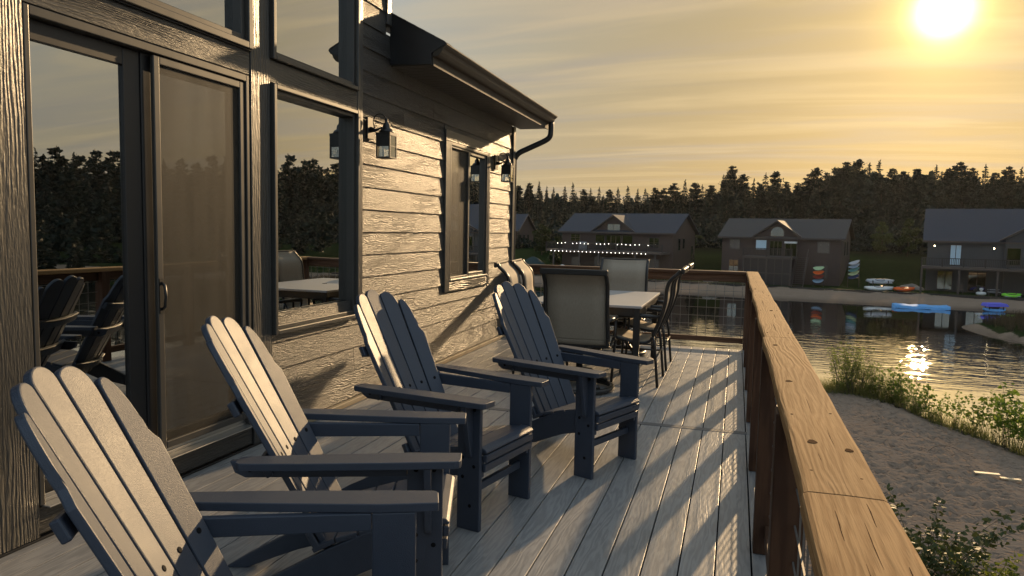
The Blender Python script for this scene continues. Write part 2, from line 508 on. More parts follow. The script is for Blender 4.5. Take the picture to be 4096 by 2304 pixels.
# ------------------------------------------------------------------ ground and water
ZW = -5.6
SHORE = [(-400, 20), (-60, 30), (-30, 33), (0, 35.2), (5, 35.0), (5.8, 34.3), (6.54, 33.4), (7.2, 30.9), (8.0, 29.6), (8.6, 28.2), (9.2, 26.3), (11, 23.5), (14, 20), (22, 14), (40, 6), (90, -6), (400, -30)]
def shore_y(x):
    for (a, b), (c, d) in zip(SHORE, SHORE[1:]):
        if x <= c:
            k = (x-a)/(c-a); return b+(d-b)*max(0, k)
    return SHORE[-1][1]
def lerp_table(tb, x):
    if x <= tb[0][0]: return tb[0][1]
    for (a, b), (c, d) in zip(tb, tb[1:]):
        if x <= c:
            k = (x-a)/(c-a); k = k*k*(3-2*k); return b+(d-b)*k
    return tb[-1][1]
FAR = [(70, -7.4), (82.8, ZW), (84.5, -5.42), (90.0, -5.05), (91.2, -5.0), (91.5, -4.74), (96.5, -4.62), (108, -1.75), (118, -.8), (140, .2), (220, 3.0), (600, 4.0)]
NEAR = [(-8, -7.0), (0, ZW), (.8, -5.47), (5, -5.25), (14, -4.95), (22, -4.75), (32, -4.5), (60, -4.3), (400, -3.5)]
def spit(x, y):
    a = radians(-14); dx, dy = x-28.3, y-60
    u = dx*cos(a)+dy*sin(a); v = -dx*sin(a)+dy*cos(a)
    d = (u/11.6)**2+(v/7.6)**2
    d *= 1+.22*mnoise.noise((x*.22, y*.22, 3.3))
    return d
def terrain(x, y):
    s = y+.15*x
    n = mnoise.noise((x*.13, y*.13, 0))*.12
    far = lerp_table(FAR, s+.7*mnoise.noise((x*.09, 0, 5)))
    if s > 96: far += n*1.5+.35*mnoise.noise((x*.05, y*.03, 9))
    near = lerp_table(NEAR, shore_y(x)-y)
    z = max(far, near)
    d = spit(x, y)
    if d < 1.6: z = max(z, ZW+1.9*(1-d)*(1.0 if d > 1 else 1+.12*mnoise.noise((x*.6, y*.6, 0))))
    return z
def axis(parts):
    out = []
    for a, b, st in parts:
        n = max(1, round((b-a)/st)); out += [a+(b-a)*i/n for i in range(n)]
    out.append(parts[-1][1]); return out
def make_ground():
    xs = axis([(-2500, -300, 220), (-300, -60, 12), (-60, -8, 2.2), (-8, 2, .9), (2, 3, .2), (3, 10.6, .085), (10.6, 13, .2), (13, 40, .8), (40, 70, 2.2), (70, 300, 12), (300, 2500, 220)])
    ys = axis([(-2500, -100, 200), (-100, 0, 10), (0, 8, 1), (8, 11, .3), (11, 30, .095), (30, 37, .2), (37, 50, .9), (50, 80, .8), (80, 110, .7), (110, 150, 3), (150, 400, 25), (400, 3000, 220)])
    rng = random.Random(11)
    pits = []
    for k in range(3400):
        y = rng.uniform(9, 34); x = rng.uniform(1.5, 12)
        if rng.random() < .55: x = 5.6+.06*(y-20)+rng.gauss(0, 1.6)
        if mnoise.noise((x*.45, y*.28, 4)) < -.08 and rng.random() < .85: continue
        pits.append((x, y, rng.uniform(.08, .16), rng.uniform(.035, .085), rng.uniform(0, pi)))
    grid = {}
    for p in pits:
        grid.setdefault((int(p[0]), int(p[1])), []).append(p)
    vs = []; lawn = []; wet = []; wood = []
    for y in ys:
        for x in xs:
            z = terrain(x, y)
            s = y+.15*x
            fine = 1 < x < 13 and 8 < y < 37
            if fine and z > ZW+.05:
                z += .04*mnoise.noise((x*.8, y*1.1, 2))+.012*mnoise.noise((x*3.3, y*4, 7))
                for i in (-1, 0, 1):
                    for j in (-1, 0, 1):
                        for (px_, py_, r, dep, a) in grid.get((int(x)+i, int(y)+j), ()):
                            dx, dy = x-px_, y-py_
                            u = (dx*cos(a)+dy*sin(a))/1.5; v = -dx*sin(a)+dy*cos(a)
                            q = sqrt(u*u+v*v)/r
                            if q < 1.7: z += -dep*exp(-q*q*1.6)+dep*.35*exp(-(q-1.15)**2*9)
            vs.append((x, y, z))
            w = max(0, 1-abs(z-ZW-.03)/.22)
            wet.append(w); wood.append(min(1, max(0, (s-109)/7)))
            sd = spit(x, y)
            if sd < .86: lawn.append(.85)
            elif s > 91.4: lawn.append(1.0)
            elif y < -10: lawn.append(1.0)
            else:
                dsh = shore_y(x)-y
                lawn.append(.55*max(0, 1-abs(dsh-1.2)/1.5) if dsh > 0 else 0.0)
    nx = len(xs); fs = []
    for j in range(len(ys)-1):
        for i in range(nx-1):
            a = j*nx+i; fs.append((a, a+1, a+nx+1, a+nx))
    me = bpy.data.meshes.new('ground'); me.from_pydata(vs, [], fs)
    me.polygons.foreach_set('use_smooth', [True]*len(fs))
    for nm, data in (('lawn', lawn), ('wet', wet), ('wood', wood)):
        at = me.attributes.new(nm, 'FLOAT', 'POINT'); at.data.foreach_set('value', data)
    me.materials.append(M['ground'])
    o = link(bpy.data.objects.new('ground', me))
    tag(o, 'sandy beach ground with footprints rising to lawns beyond the lake', kind='structure')
make_ground()
w_ = MB().add([(-500, -60, ZW), (500, -60, ZW), (500, 110, ZW), (-500, 110, ZW)], [(0, 1, 2, 3)]).build('lake_water', M['water'])
tag(w_, 'calm lake water mirroring the golden evening sky', kind='structure')

# ------------------------------------------------------------------ the house
XW = -2.81
house = thing('house', 'dark timber clad lake house with sliding door and tall windows beside the deck', 'house', (XW, 4.0, 0))
HO = Vector((XW, 4.0, 0))
def hb(name, y0, y1, z0, z1, x0, x1, mat, bevel=.003, parent=None, seg=1):
    """box on the wall; x0, x1 measured outward from the wall plane"""
    par = parent or house
    o = box(name, (x0, y0-4.0, z0), (x1, y1-4.0, z1), mat, None, bevel, seg)
    o.parent = par
    if par is not house: o.location = Vector(o.location)-Vector(par.location)
    return o
# sheathing in pieces round the openings, front face 2 cm behind the wall plane
OPEN = [(2.236, 3.65, .14, 2.245), (2.236, 3.66, 2.39, 4.5), (3.85, 4.916, .665, 2.244), (3.85, 4.916, 2.39, 4.5), (6.78, 7.93, .815, 2.244)]
mb = MB()
def wallpiece(y0, y1, z0, z1):
    mb.box((-.15, y0-4, z0), (-.030, y1-4, z1))
for (y0, y1, ztop, ops) in ((-3.0, 2.236, 5.0, ()), (2.236, 3.66, 5.0, ((.14, 2.245), (2.39, 4.5))), (3.66, 3.85, 5.0, ()), (3.85, 4.916, 5.0, ((.665, 2.244), (2.39, 4.5))),
                            (4.916, 5.47, 5.0, ()), (5.47, 6.78, 2.9, ()), (6.78, 7.93, 2.9, ((.815, 2.244),)), (7.93, 8.98, 2.9, ())):
    z = -.6
    for a, b in ops:
        wallpiece(y0, y1, z, a); z = b
    wallpiece(y0, y1, z, ztop)
mb.box((-7.0, 8.86-4, -5), (-.15, 8.98-4, 2.9))            # far side wall
mb.box((-7.0, 5.36-4, 2.9), (-.15, 5.47-4, 5.0))           # side of the tall part
mb.box((-7.0, -3.0-4, -5), (-.15, -2.9-4, 5.0))
mb.box((-7.1, -3.0-4, -5), (-7.0, 8.98-4, 5.0))
mb.box((-.15, -3.0-4, -5), (-.030, 8.98-4, -.6))
mb.build('wall', M['siding'], house)
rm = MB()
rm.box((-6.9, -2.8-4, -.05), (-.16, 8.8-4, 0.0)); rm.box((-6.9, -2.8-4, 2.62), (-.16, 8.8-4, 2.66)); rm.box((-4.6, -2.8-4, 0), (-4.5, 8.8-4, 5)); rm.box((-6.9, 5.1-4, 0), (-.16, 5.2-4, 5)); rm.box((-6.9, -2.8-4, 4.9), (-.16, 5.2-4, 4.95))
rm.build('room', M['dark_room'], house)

# lap siding, one object per board
PITCH_S = .1787
def siding_run(y0, y1, z0, z1):
    """one lapped board; lower edge stands out"""
    c = ((y0+y1)/2-4, (z0+z1)/2)
    w = (y1-y0)/2-.0012; h = (z1-z0)/2
    o = MB().prism([(-.030, -h), (.006, -h), (.0065, -h+.003), (-.006, h+.012), (-.030, h+.012)], 'y', -w, w).build('siding_board', M['siding'], house)
    o.location = (0, c[0], c[1])
JOINTS = {0: [7.7], 1: [7.014, 4.9], 2: [6.386], 3: [8.277, 5.2], 4: [], 5: [], 6: [], 7: [], 8: [], 9: [], 10: [], 11: [6.9], 12: [5.746], 13: [6.381], 14: [6.987], 15: [], 16: []}
for k in range(0, 28):
    z0 = .076+PITCH_S*(k); z1 = z0+PITCH_S
    if k == 0: z0 = .045
    segs = []
    if z0 < .66: segs.append((3.848, 8.897))
    elif k < 16: segs.append((5.003, 8.897))
    else: segs.append((5.003, 5.398))
    hole = (6.66, 8.00, .72, 2.35)
    for a, b in segs:
        cuts = [a]+sorted(j for j in JOINTS.get(k, []) if a < j < b)+[b]
        for p, q in zip(cuts, cuts[1:]):
            if z1 < hole[2]+.01 or z0 > hole[3]-.01 or q < hole[0] or p > hole[1]:
                pieces = [(p, q, z0, z1)]
            else:
                pieces = [(p, hole[0]-.001, z0, z1), (hole[1]+.001, q, z0, z1)]
                if z0 < hole[2]: pieces.append((hole[0]-.0005, hole[1]+.0005, z0, hole[2]-.012))
                if z1 > hole[3]: pieces.append((hole[0]-.0005, hole[1]+.0005, hole[3]+.001, z1))
            for (a2, b2, c2, d2) in pieces:
                if b2-a2 > .03 and d2-c2 > .015:
                    if k >= 3 and b2 <= 4.95: continue
                    siding_run(a2, b2, c2, d2)
# the board row cut by the big window sill
siding_run(3.848, 4.92, .076+PITCH_S*3, .655)

# trim boards
T = M['trim_wood']; TY = M['trim_wood_y']
hb('trim_board', 1.30, 2.234, .012, 4.9, -.03, .020, T)
hb('trim_board', -3.0, 1.29, .012, 4.9, -.03, .016, T)
hb('trim_board', 2.236, 3.658, 2.249, 2.386, -.03, .016, TY)
hb('trim_board', 3.662, 3.846, .012, 4.9, -.03, .020, T)
hb('trim_board', 3.848, 4.918, 2.249, 2.386, -.03, .016, TY)
hb('trim_board', 4.920, 5.000, .655, 4.9, -.03, .020, T)
hb('trim_board', 2.236, 3.658, .018, .140, -.03, .006, TY)
hb('trim_board', 6.66, 6.778, .72, 2.243, -.03, .022, T)
hb('trim_board', 7.932, 8.00, .72, 2.243, -.03, .022, T)
hb('trim_board', 6.655, 8.005, 2.2445, 2.35, -.03, .024, TY)
hb('trim_board', 6.780, 7.930, .72, .812, -.03, .020, TY)
hb('trim_board', 8.90, 8.985, .03, 2.69, -.03, .022, T)
hb('trim_board', 5.40, 5.478, 3.02, 4.9, -.03, .020, T)
hb('drip_cap', 2.23, 3.66, 2.386, 2.392, -.03, .030, M['black_frame'], .001)

def ring(mbx, y0, y1, z0, z1, w, x0, x1):
    mbx.box((x0, y0, z0), (x1, y0+w, z1)); mbx.box((x0, y1-w, z0), (x1, y1, z1))
    mbx.box((x0, y0+w, z0), (x1, y1-w, z0+w)); mbx.box((x0, y0+w, z1-w), (x1, y1-w, z1))
def window(y0, y1, z0, z1, name='window', w1=.030, w2=.026):
    cy, cz = (y0+y1)/2-4, (z0+z1)/2
    hw, hh = (y1-y0)/2, (z1-z0)/2
    a = MB(); ring(a, -hw, hw, -hh, hh, w1, -.10, .046)
    f = a.build('window', M['bronze'], house, .005, 2); f.location = (0, cy, cz)
    b = MB(); ring(b, -hw+w1, hw-w1, -hh+w1, hh-w1, w2, -.085, .018)
    s = b.build('sash', M['bronze'], f, .004, 2)
    g = w1+w2
    MB().box((-.046, -hw+g, -hh+g), (-.040, hw-g, hh-g)).build('pane', M['glass'], f)
    return f
window(2.238, 3.658, 2.394, 4.5, w1=.040, w2=.036)
window(3.852, 4.914, 2.390, 4.5)
window(3.852, 4.914, .668, 2.243)

# small two-part slider with a screen over its near half
a = MB(); ring(a, 6.782-7.355, 7.928-7.355, .817-1.53, 2.241-1.53, .030, -.10, .020)
f = a.build('window', M['bronze'], house, .004, 2); f.location = (0, 7.355-4, 1.53)
b = MB(); ring(b, -.543, -.020, -.683, .681, .022, -.06, .010); b.build('screen_frame', M['bronze'], f, .003)
MB().box((-.012, -.521, -.661), (-.009, -.042, .659)).build('screen', M['screen'], f)
b = MB(); ring(b, -.018, .543, -.683, .681, .040, -.07, .004); b.build('sash', M['bronze'], f, .004)
MB().box((-.036, .022, -.643), (-.030, .503, .641)).build('pane', M['glass'], f)
MB().box((-.056, -.521, -.661), (-.050, -.022, .659)).build('pane', M['glass'], f)
b = MB().box((-.03, -.55, -.700), (.030, .55, -.684)); b.build('sill', M['alu'], f, .002)

# sliding patio door
a = MB()
a.box((-.12, -.704, -1.045), (.018, -.678, 1.052)); a.box((-.12, .678, -1.045), (.018, .704, 1.052)); a.box((-.12, -.678, 1.012), (.018, .678, 1.052))
door = a.build('sliding_door', M['bronze'], house, .004, 2); door.location = (0, 2.943-4, 1.193)
b = MB(); b.box((-.12, -.678, -1.045), (-.01, .678, -1.030)); b.box((-.13, -.690, -1.052), (.055, .690, -1.0455)); b.box((-.05, -.678, -1.030), (-.044, .678, -1.012)); b.box((-.02, -.678, -1.030), (-.014, .678, -1.012))
b.build('sill', M['alu'], door, .002)
b = MB(); b.box((-.068, -.676, -1.028), (-.032, -.640, 1.010)); b.box((-.068, -.165, -1.028), (-.032, -.065, 1.010)); b.box((-.068, -.640, -1.028), (-.032, -.165, -.955)); b.box((-.068, -.640, .925), (-.032, -.165, 1.010))
b.build('fixed_panel', M['black_frame'], door, .004, 2)
MB().box((-.054, -.640, -.955), (-.048, -.165, .925)).build('pane', M['glass'], door)
b = MB(); b.box((-.072, -.062, -1.010), (-.026, .000, 1.010)); b.box((-.060, .600, -1.010), (-.026, .676, 1.010)); b.box((-.060, .000, -1.010), (-.026, .600, -.930)); b.box((-.060, .000, .935), (-.026, .600, 1.010))
b.build('sliding_panel', M['black_frame'], door, .004, 2)
MB().box((-.048, .000, -.930), (-.042, .600, .935)).build('pane', M['glass'], door)
b = MB(); ring(b, -.020, .668, -1.005, 1.005, .040, -.012, .012)
sf = b.build('screen_frame', M['bronze'], door, .005, 2)
MB().box((-.003, .020, -.965), (.000, .628, .965)).build('screen', M['screen'], door)
b = MB(); b.tube([(.010, .002, -.27), (.034, .002, -.255), (.042, .002, -.20), (.034, .002, -.145), (.010, .002, -.13)], .008, 6); b.box((.010, -.012, -.29), (.016, .016, -.11))
b.build('handle', M['lantern'], door)

# eave, soffit, gutter, roof
ev = MB()
ev.prism([(.0, 2.715), (.372, 2.700), (.374, 2.70), (.374, 2.79), (.49, 2.848), (.505, 2.862), (.0, 3.125)], 'y', 5.482-4, 5.502-4)     # closed near end
ev.build('eave_end', M['black_frame'], house)
for k in range(36):
    y0 = 5.504+k*.104
    y1 = min(y0+.1, 9.24)
    p = MB().prism([(y0-4, 2.706), (y0+.006-4, 2.700), (y0+.044-4, 2.700), (y0+.048-4, 2.706), (y0+.052-4, 2.700), (y1-.006-4, 2.700), (y1-4, 2.706), (y1-4, 2.712), (y0-4, 2.712)], 'x', .001, .368)
    p.build('soffit_panel', M['soffit'], house)
box('fascia', (.369, 5.504-4, 2.690), (.385, 9.245-4, 2.80), M['gutter'], house, .002)
gp = [(.386, 2.765), (.425, 2.765), (.440, 2.775), (.462, 2.800), (.470, 2.825), (.492, 2.838), (.500, 2.852), (.505, 2.852), (.505, 2.860), (.486, 2.860), (.486, 2.850), (.460, 2.836), (.430, 2.785), (.392, 2.775), (.392, 2.855), (.386, 2.855)]
gut = MB().prism(gp, 'y', 5.49-4, 9.26-4); gut.prism([(.387, 2.766), (.430, 2.768), (.468, 2.825), (.498, 2.855), (.388, 2.855)], 'y', 9.255-4, 9.262-4); gut.prism([(.387, 2.766), (.430, 2.768), (.468, 2.825), (.498, 2.855), (.388, 2.855)], 'y', 5.488-4, 5.494-4)
gut.build('gutter', M['gutter'], house)
rf = MB()
def roofz(x): return 2.862-.54*(x-.505)
rf.prism([(.50, roofz(.50)-.012), (.505, roofz(.505)), (-4.2, roofz(-4.2)), (-4.2, roofz(-4.2)-.16), (.38, roofz(.38)-.075)], 'y', 5.503-4, 9.26-4)
rf.prism([(-4.2, roofz(-4.2)), (-8.2, roofz(-4.2)-.54*4.0), (-8.2, roofz(-4.2)-.54*4.0-.16), (-4.2, roofz(-4.2)-.16)], 'y', 5.503-4, 9.26-4)
rf.build('roof', M['shingle'], house)
for k in range(6):      # ragged course ends along the near rake
    x0 = .50-k*.085; z0 = roofz(x0)
    MB().prism([(x0, z0), (x0-.012, z0+.014), (x0-.09, roofz(x0-.09)+.006), (x0-.09, roofz(x0-.09))], 'y', 5.478-4, 5.62-4).build('shingle', M['shingle'], house)
rt_ = MB(); rt_.box((-7.3, -3.3-4, 5.0), (.45, 5.9-4, 5.14)); rt_.build('upper_roof', M['shingle'], house)
# downspout: out of the gutter, round an elbow, back to the corner and down
def spline(pts, n=6):
    out = []
    P = [Vector(p) for p in pts]
    for i in range(len(P)-1):
        a = P[max(i-1, 0)]; b = P[i]; c = P[i+1]; d = P[min(i+2, len(P)-1)]
        for k in range(n):
            t = k/n
            out.append(.5*((2*b)+(c-a)*t+(2*a-5*b+4*c-d)*t*t+(3*b-a-3*c+d)*t**3))
    out.append(P[-1]); return out
ds = MB().tube(spline([(.44, 9.17-4, 2.77), (.44, 9.17-4, 2.66), (.425, 9.165-4, 2.585), (.36, 9.15-4, 2.53), (.16, 9.09-4, 2.43), (.05, 9.05-4, 2.37), (.0, 9.035-4, 2.30), (-.01, 9.03-4, 2.2), (-.01, 9.03-4, 1.0), (-.01, 9.03-4, -4.5)]), .036, 10)
ds.build('downspout', M['lantern'], house)

# wall lanterns
def lantern(y, z, label):
    t = thing('wall_lantern', label, 'wall light', (XW+.01, y, z), 0, 'wall lanterns on the siding')
    MB().box((0, -.050, -.085), (.018, .050, .085)).build('back_plate', M['lantern'], t, .004)
    a = MB(); a.lathe([(.030, 0), (.034, .012), (.012, .040)], 12)
    arm = MB(); arm.tube([(.018, 0, -.01), (.06, 0, -.015), (.10, 0, .0), (.145, 0, .005)], [.024, .012, .008, .008], 8)
    arm.build('arm', M['lantern'], t)
    pts = [(.05, 0, .0)]+[(.095+.055*cos(an), 0, .055+.055*sin(an)) for an in [pi*1.05-pi*1.25*i/12 for i in range(13)]]
    MB().tube(pts, .005, 6).build('scroll', M['chair_metal'], t)
    r = MB()
    r.lathe([(.086*.72, -.045), (.050, -.020), (.030, -.008), (.028, .020), (.016, .034), (.010, .050), (.013, .060), (.006, .075)], 12, (.155, 0, .005))
    r.box((.155-.062, -.062, -.062), (.155+.062, .062, -.040))
    r.build('cap', M['lantern'], t)
    f = MB()
    for sx in (-1, 1):
        for sy in (-1, 1):
            f.box((.155+sx*.054-.006, sy*.054-.006, -.226), (.155+sx*.054+.006, sy*.054+.006, -.062))
    f.box((.155-.060, -.060, -.236), (.155+.060, .060, -.226))
    f.box((.155-.048, -.060, -.140), (.155+.048, -.052, -.062)); f.box((.155-.048, -.058, -.146), (.155+.048, -.050, -.140)); f.box((.155+.050, -.048, -.146), (.155+.058, .048, -.140))
    f.build('cage', M['lantern'], t)
    for (p, q) in (((.155-.048, -.056, -.226), (.155+.048, -.054, -.146)), ((.155-.048, .054, -.226), (.155+.048, .056, -.062)), ((.155+.054, -.048, -.226), (.155+.056, .048, -.062)), ((.155-.056, -.048, -.226), (.155-.054, .048, -.062))):
        MB().box(p, q).build('pane', M['lamp_glass'], t)
    MB().lathe([(.004, -.170), (.022, -.160), (.028, -.140), (.022, -.115), (.013, -.095), (.013, -.065)], 10, (.155, 0, 0)).build('bulb', M['bulb_off'], t)
    return t
lantern(5.11, 2.14, 'black wall lantern between the tall windows and the small window')
lantern(8.21, 2.17, 'black wall lantern by the house corner under the downspout')

# ------------------------------------------------------------------ the deck
deck = thing('deck', 'raised deck of grey grained boards running along the house', 'deck', (-1.3, 4.0, 0))
DO = Vector((-1.3, 4.0, 0))
def db(name, a, b, mat, bevel=.003, seg=1):
    return box(name, Vector(a)-DO, Vector(b)-DO, mat, deck, bevel, seg)
for i in range(21):
    x1 = .112-.1425*i; x0 = x1-.1370
    if x0 < -2.80: x0 = -2.80
    if x1-x0 < .03: continue
    for (y0, y1) in ((-3.0, 5.060), (5.136, 8.83)):
        db('deck_board', (x0, y0, -.025), (x1, y1, 0.0), M['deck'], .0022, 2)
sp = box('divider_board', Vector((-.033, -1.47, -.025)), Vector((.033, 1.47, .003)), M['divider'], None, .0035, 2)
# the divider lies crosswise, so it is turned and its grain with it
sp.parent = deck; sp.rotation_euler = (0, 0, pi/2); sp.location = Vector((-1.344, 5.098, -.0125))-DO
for (y0, y1) in ((-3.0, 5.068), (5.072, 9.02)):
    db('border_board', (.119, y0, -.025), (.252, y1, 0.0), M['deck'], .0035, 2)
db('rim_joist', (.20, -3.0, -.29), (.24, 9.0, -.027), M['rail_wood_dark'])
db('rim_joist', (-2.80, 8.78, -.29), (.20, 8.82, -.027), M['rail_wood_x'])
jo = MB()
for k in range(22): jo.box((-2.8+1.3, -3+k*.53-4, -.26), (.199+1.3, -2.96+k*.53-4, -.030))
jo.box((-2.8+1.3, -3-4, -.31), (.199+1.3, 8.77-4, -.29))
jo.build('joist_frame', M['dark_room'], deck)
for y in (-2.8, .5, 4.6, 8.65):
    db('deck_post', (.06, y, -5.2), (.20, y+.14, -.30), M['post_wood'])
db('ledger_and_gap_strip', (-2.806, 3.85, .002), (-2.765, 8.9, .040), M['ledger'], .003)
db('ledger_and_gap_strip', (-2.800, -3.0, .001), (-2.786, 3.84, .011), M['black_frame'], .001)  # black strip standing in for the shaded gap between deck and wall

# ------------------------------------------------------------------ railings
def cap_board(name, p0, p1, axis, width, zt, th, mat, parent, amp, seed, org, shift=0):
    """long plank with softly rounded, slightly wandering edges"""
    n = max(6, int((p1-p0)/.09)); vs = []; fs = []
    c0 = (p0+p1)/2
    for i in range(n+1):
        t = p0+(p1-p0)*i/n
        e1 = shift-width/2+amp*mnoise.noise((t*1.4, seed, 0))+amp*.35*mnoise.noise((t*6, seed, 4))
        e2 = shift+width/2+amp*mnoise.noise((t*1.2, seed+9, 0))+amp*.35*mnoise.noise((t*6, seed+9, 4))
        dz = amp*.5*mnoise.noise((t*1.0, seed+5, 0))
        r = .010
        prof = [(e1, -th/2+.004), (e1, th/2-r), (e1+r*.3, th/2-r*.3), (e1+r, th/2), (e1*.5+e2*.5, th/2+.001), (e2-r, th/2), (e2-r*.3, th/2-r*.3), (e2, th/2-r), (e2, -th/2+.004), (e2-.004, -th/2), (e1+.004, -th/2)]
        for (a, b) in prof:
            vs.append((a, t-c0, b+dz) if axis == 1 else (t-c0, a, b+dz))
    m_ = 11
    for i in range(n):
        for k in range(m_):
            a = i*m_+k; b = i*m_+(k+1) % m_
            fs.append((a, a+m_, b+m_, b) if axis == 1 else (a, b, b+m_, a+m_))
    fs.append(tuple(range(m_)) if axis == 1 else tuple(range(m_))[::-1]); fs.append(tuple(range(n*m_, n*m_+m_))[::-1] if axis == 1 else tuple(range(n*m_, n*m_+m_)))
    me = bpy.data.meshes.new(name); me.from_pydata(vs, [], fs)
    me.materials.append(mat)
    o = link(bpy.data.objects.new(name, me), parent)
    o.location = Vector((org[0], c0, zt-th/2) if axis == 1 else (c0, org[0], zt-th/2))-Vector(parent.location)
    return o
def wires(length, z0, z1, axis):
    mbx = MB(); r = .0024
    n = int(length/.1016)
    for k in range(n+1):
        t = -length/2+.02+k*.1016
        if t > length/2: break
        mbx.box((-r, t-r, z0), (r, t+r, z1)) if axis == 1 else mbx.box((t-r, -r, z0), (t+r, r, z1))
    z = z0+.045
    while z < z1:
        mbx.box((-r*2.9, -length/2, z-r), (-r*.9, length/2, z+r)) if axis == 1 else mbx.box((-length/2, -r*2.9, z-r), (length/2, -r*.9, z+r))
        z += .1016
    return mbx
rail = thing('railing', 'long wooden railing with broad sunlit top board along the lake side', 'railing', (.195, 4.0, 0))
RX = .195
POSTS = [-2.48, -1.36, -.23, .90, 2.02, 3.146, 4.268, 5.397, 6.53, 7.66, 8.80]
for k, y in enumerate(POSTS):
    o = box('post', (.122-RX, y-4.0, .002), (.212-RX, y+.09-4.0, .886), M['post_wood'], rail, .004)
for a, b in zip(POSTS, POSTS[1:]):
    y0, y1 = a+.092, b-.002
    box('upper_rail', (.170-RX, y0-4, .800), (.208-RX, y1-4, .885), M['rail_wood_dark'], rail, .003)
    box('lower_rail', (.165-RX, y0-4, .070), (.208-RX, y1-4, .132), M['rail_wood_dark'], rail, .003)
    o = wires(y1-y0, .132, .80, 1).build('wire_panel', M['steel'], rail)
    o.location = (.187-RX, (y0+y1)/2-4, 0)
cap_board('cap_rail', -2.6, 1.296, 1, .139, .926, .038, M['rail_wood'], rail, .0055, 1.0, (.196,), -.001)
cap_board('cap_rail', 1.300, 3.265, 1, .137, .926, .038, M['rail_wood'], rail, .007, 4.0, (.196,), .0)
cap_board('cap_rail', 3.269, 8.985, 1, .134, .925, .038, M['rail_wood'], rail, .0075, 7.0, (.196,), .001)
# knots, nail heads and drying cracks on the top board
kn = M['knot'] = plain('knot', (.085, .042, .020), rough=.95, spec=.02)
for (x, y, rx, ry) in ((.168, 2.28, .012, .017), (.172, 1.62, .012, .018), (.238, 1.58, .010, .014), (.165, 3.02, .010, .016), (.21, 4.4, .010, .016), (.16, 6.1, .009, .02)):
    bmv = []
    for i in range(14):
        an = 2*pi*i/14; bmv.append((rx*.8*cos(an)*(1+.2*sin(3*an+x*90)), ry*.8*sin(an)))
    o = MB().prism(bmv, 'z', -.004, .0012).build('knot', kn, rail); o.location = (x-RX, y-4, .9268)
for (x, y) in ((.152, 1.42), (.235, 1.40), (.148, 1.86), (.240, 1.90), (.150, 2.72), (.238, 2.70), (.24, 2.78), (.150, 3.40), (.240, 3.42), (.15, 4.4), (.24, 4.41), (.15, 5.5), (.24, 5.5), (.15, 6.6), (.24, 6.6), (.155, .96), (.24, .95)):
    o = MB().lathe([(.0030, -.003), (.0030, .0006)], 8).build('nail_head', M['knot'], rail); o.location = (x-RX, y-4, .9264)
# drying checks: thin dark slits along the grain
for (x, y, L) in ((.205, 1.10, .16), (.185, .92, .22), (.222, 1.22, .10), (.176, 1.50, .09), (.214, 1.66, .15), (.196, 1.98, .20), (.226, 2.35, .14), (.182, 2.62, .18), (.209, 2.95, .12), (.19, 3.6, .25), (.215, 4.1, .2), (.18, 4.9, .3), (.21, 5.8, .3), (.19, 7.0, .3), (.168, 1.16, .12), (.238, .98, .12)):
    n = 8; pl = [(.0007*sin(pi*i/n)*(1+.4*sin(i*2.3+x*70))+.0009*sin(i*.5+y*9), -L/2+L*i/n) for i in range(n+1)]+[(-.0006*sin(pi*i/n)+.0009*sin(i*.5+y*9), -L/2+L*i/n) for i in range(n-1, 0, -1)]
    o = MB().prism(pl, 'z', -.004, .0006).build('crack', M['knot'], rail); o.location = (x-RX, y-4, .9266)
rail2 = thing('railing', 'short dark railing across the far end of the deck behind the dining set', 'railing', (-1.3, 8.9, 0))
for x in (-2.80, -1.34):
    box('post', (x+1.3, -.045, .002), (x+.09+1.3, .045, .886), M['post_wood'], rail2, .004)
for (x0, x1) in ((-2.708, -1.342), (-1.248, .120)):
    box('upper_rail', (x0+1.3, -.030, .800), (x1+1.3, .010, .885), M['rail_wood_x'], rail2, .003)
    box('lower_rail', (x0+1.3, -.030, .070), (x1+1.3, .012, .132), M['rail_wood_x'], rail2, .003)
    o = wires(x1-x0, .132, .80, 0).build('wire_panel', M['steel'], rail2); o.location = ((x0+x1)/2+1.3, -.008, 0)
cap_board('cap_rail', -2.80, .126, 0, .137, .925, .038, M['rail_wood_x'], rail2, .003, 12.0, (8.915,), 0)
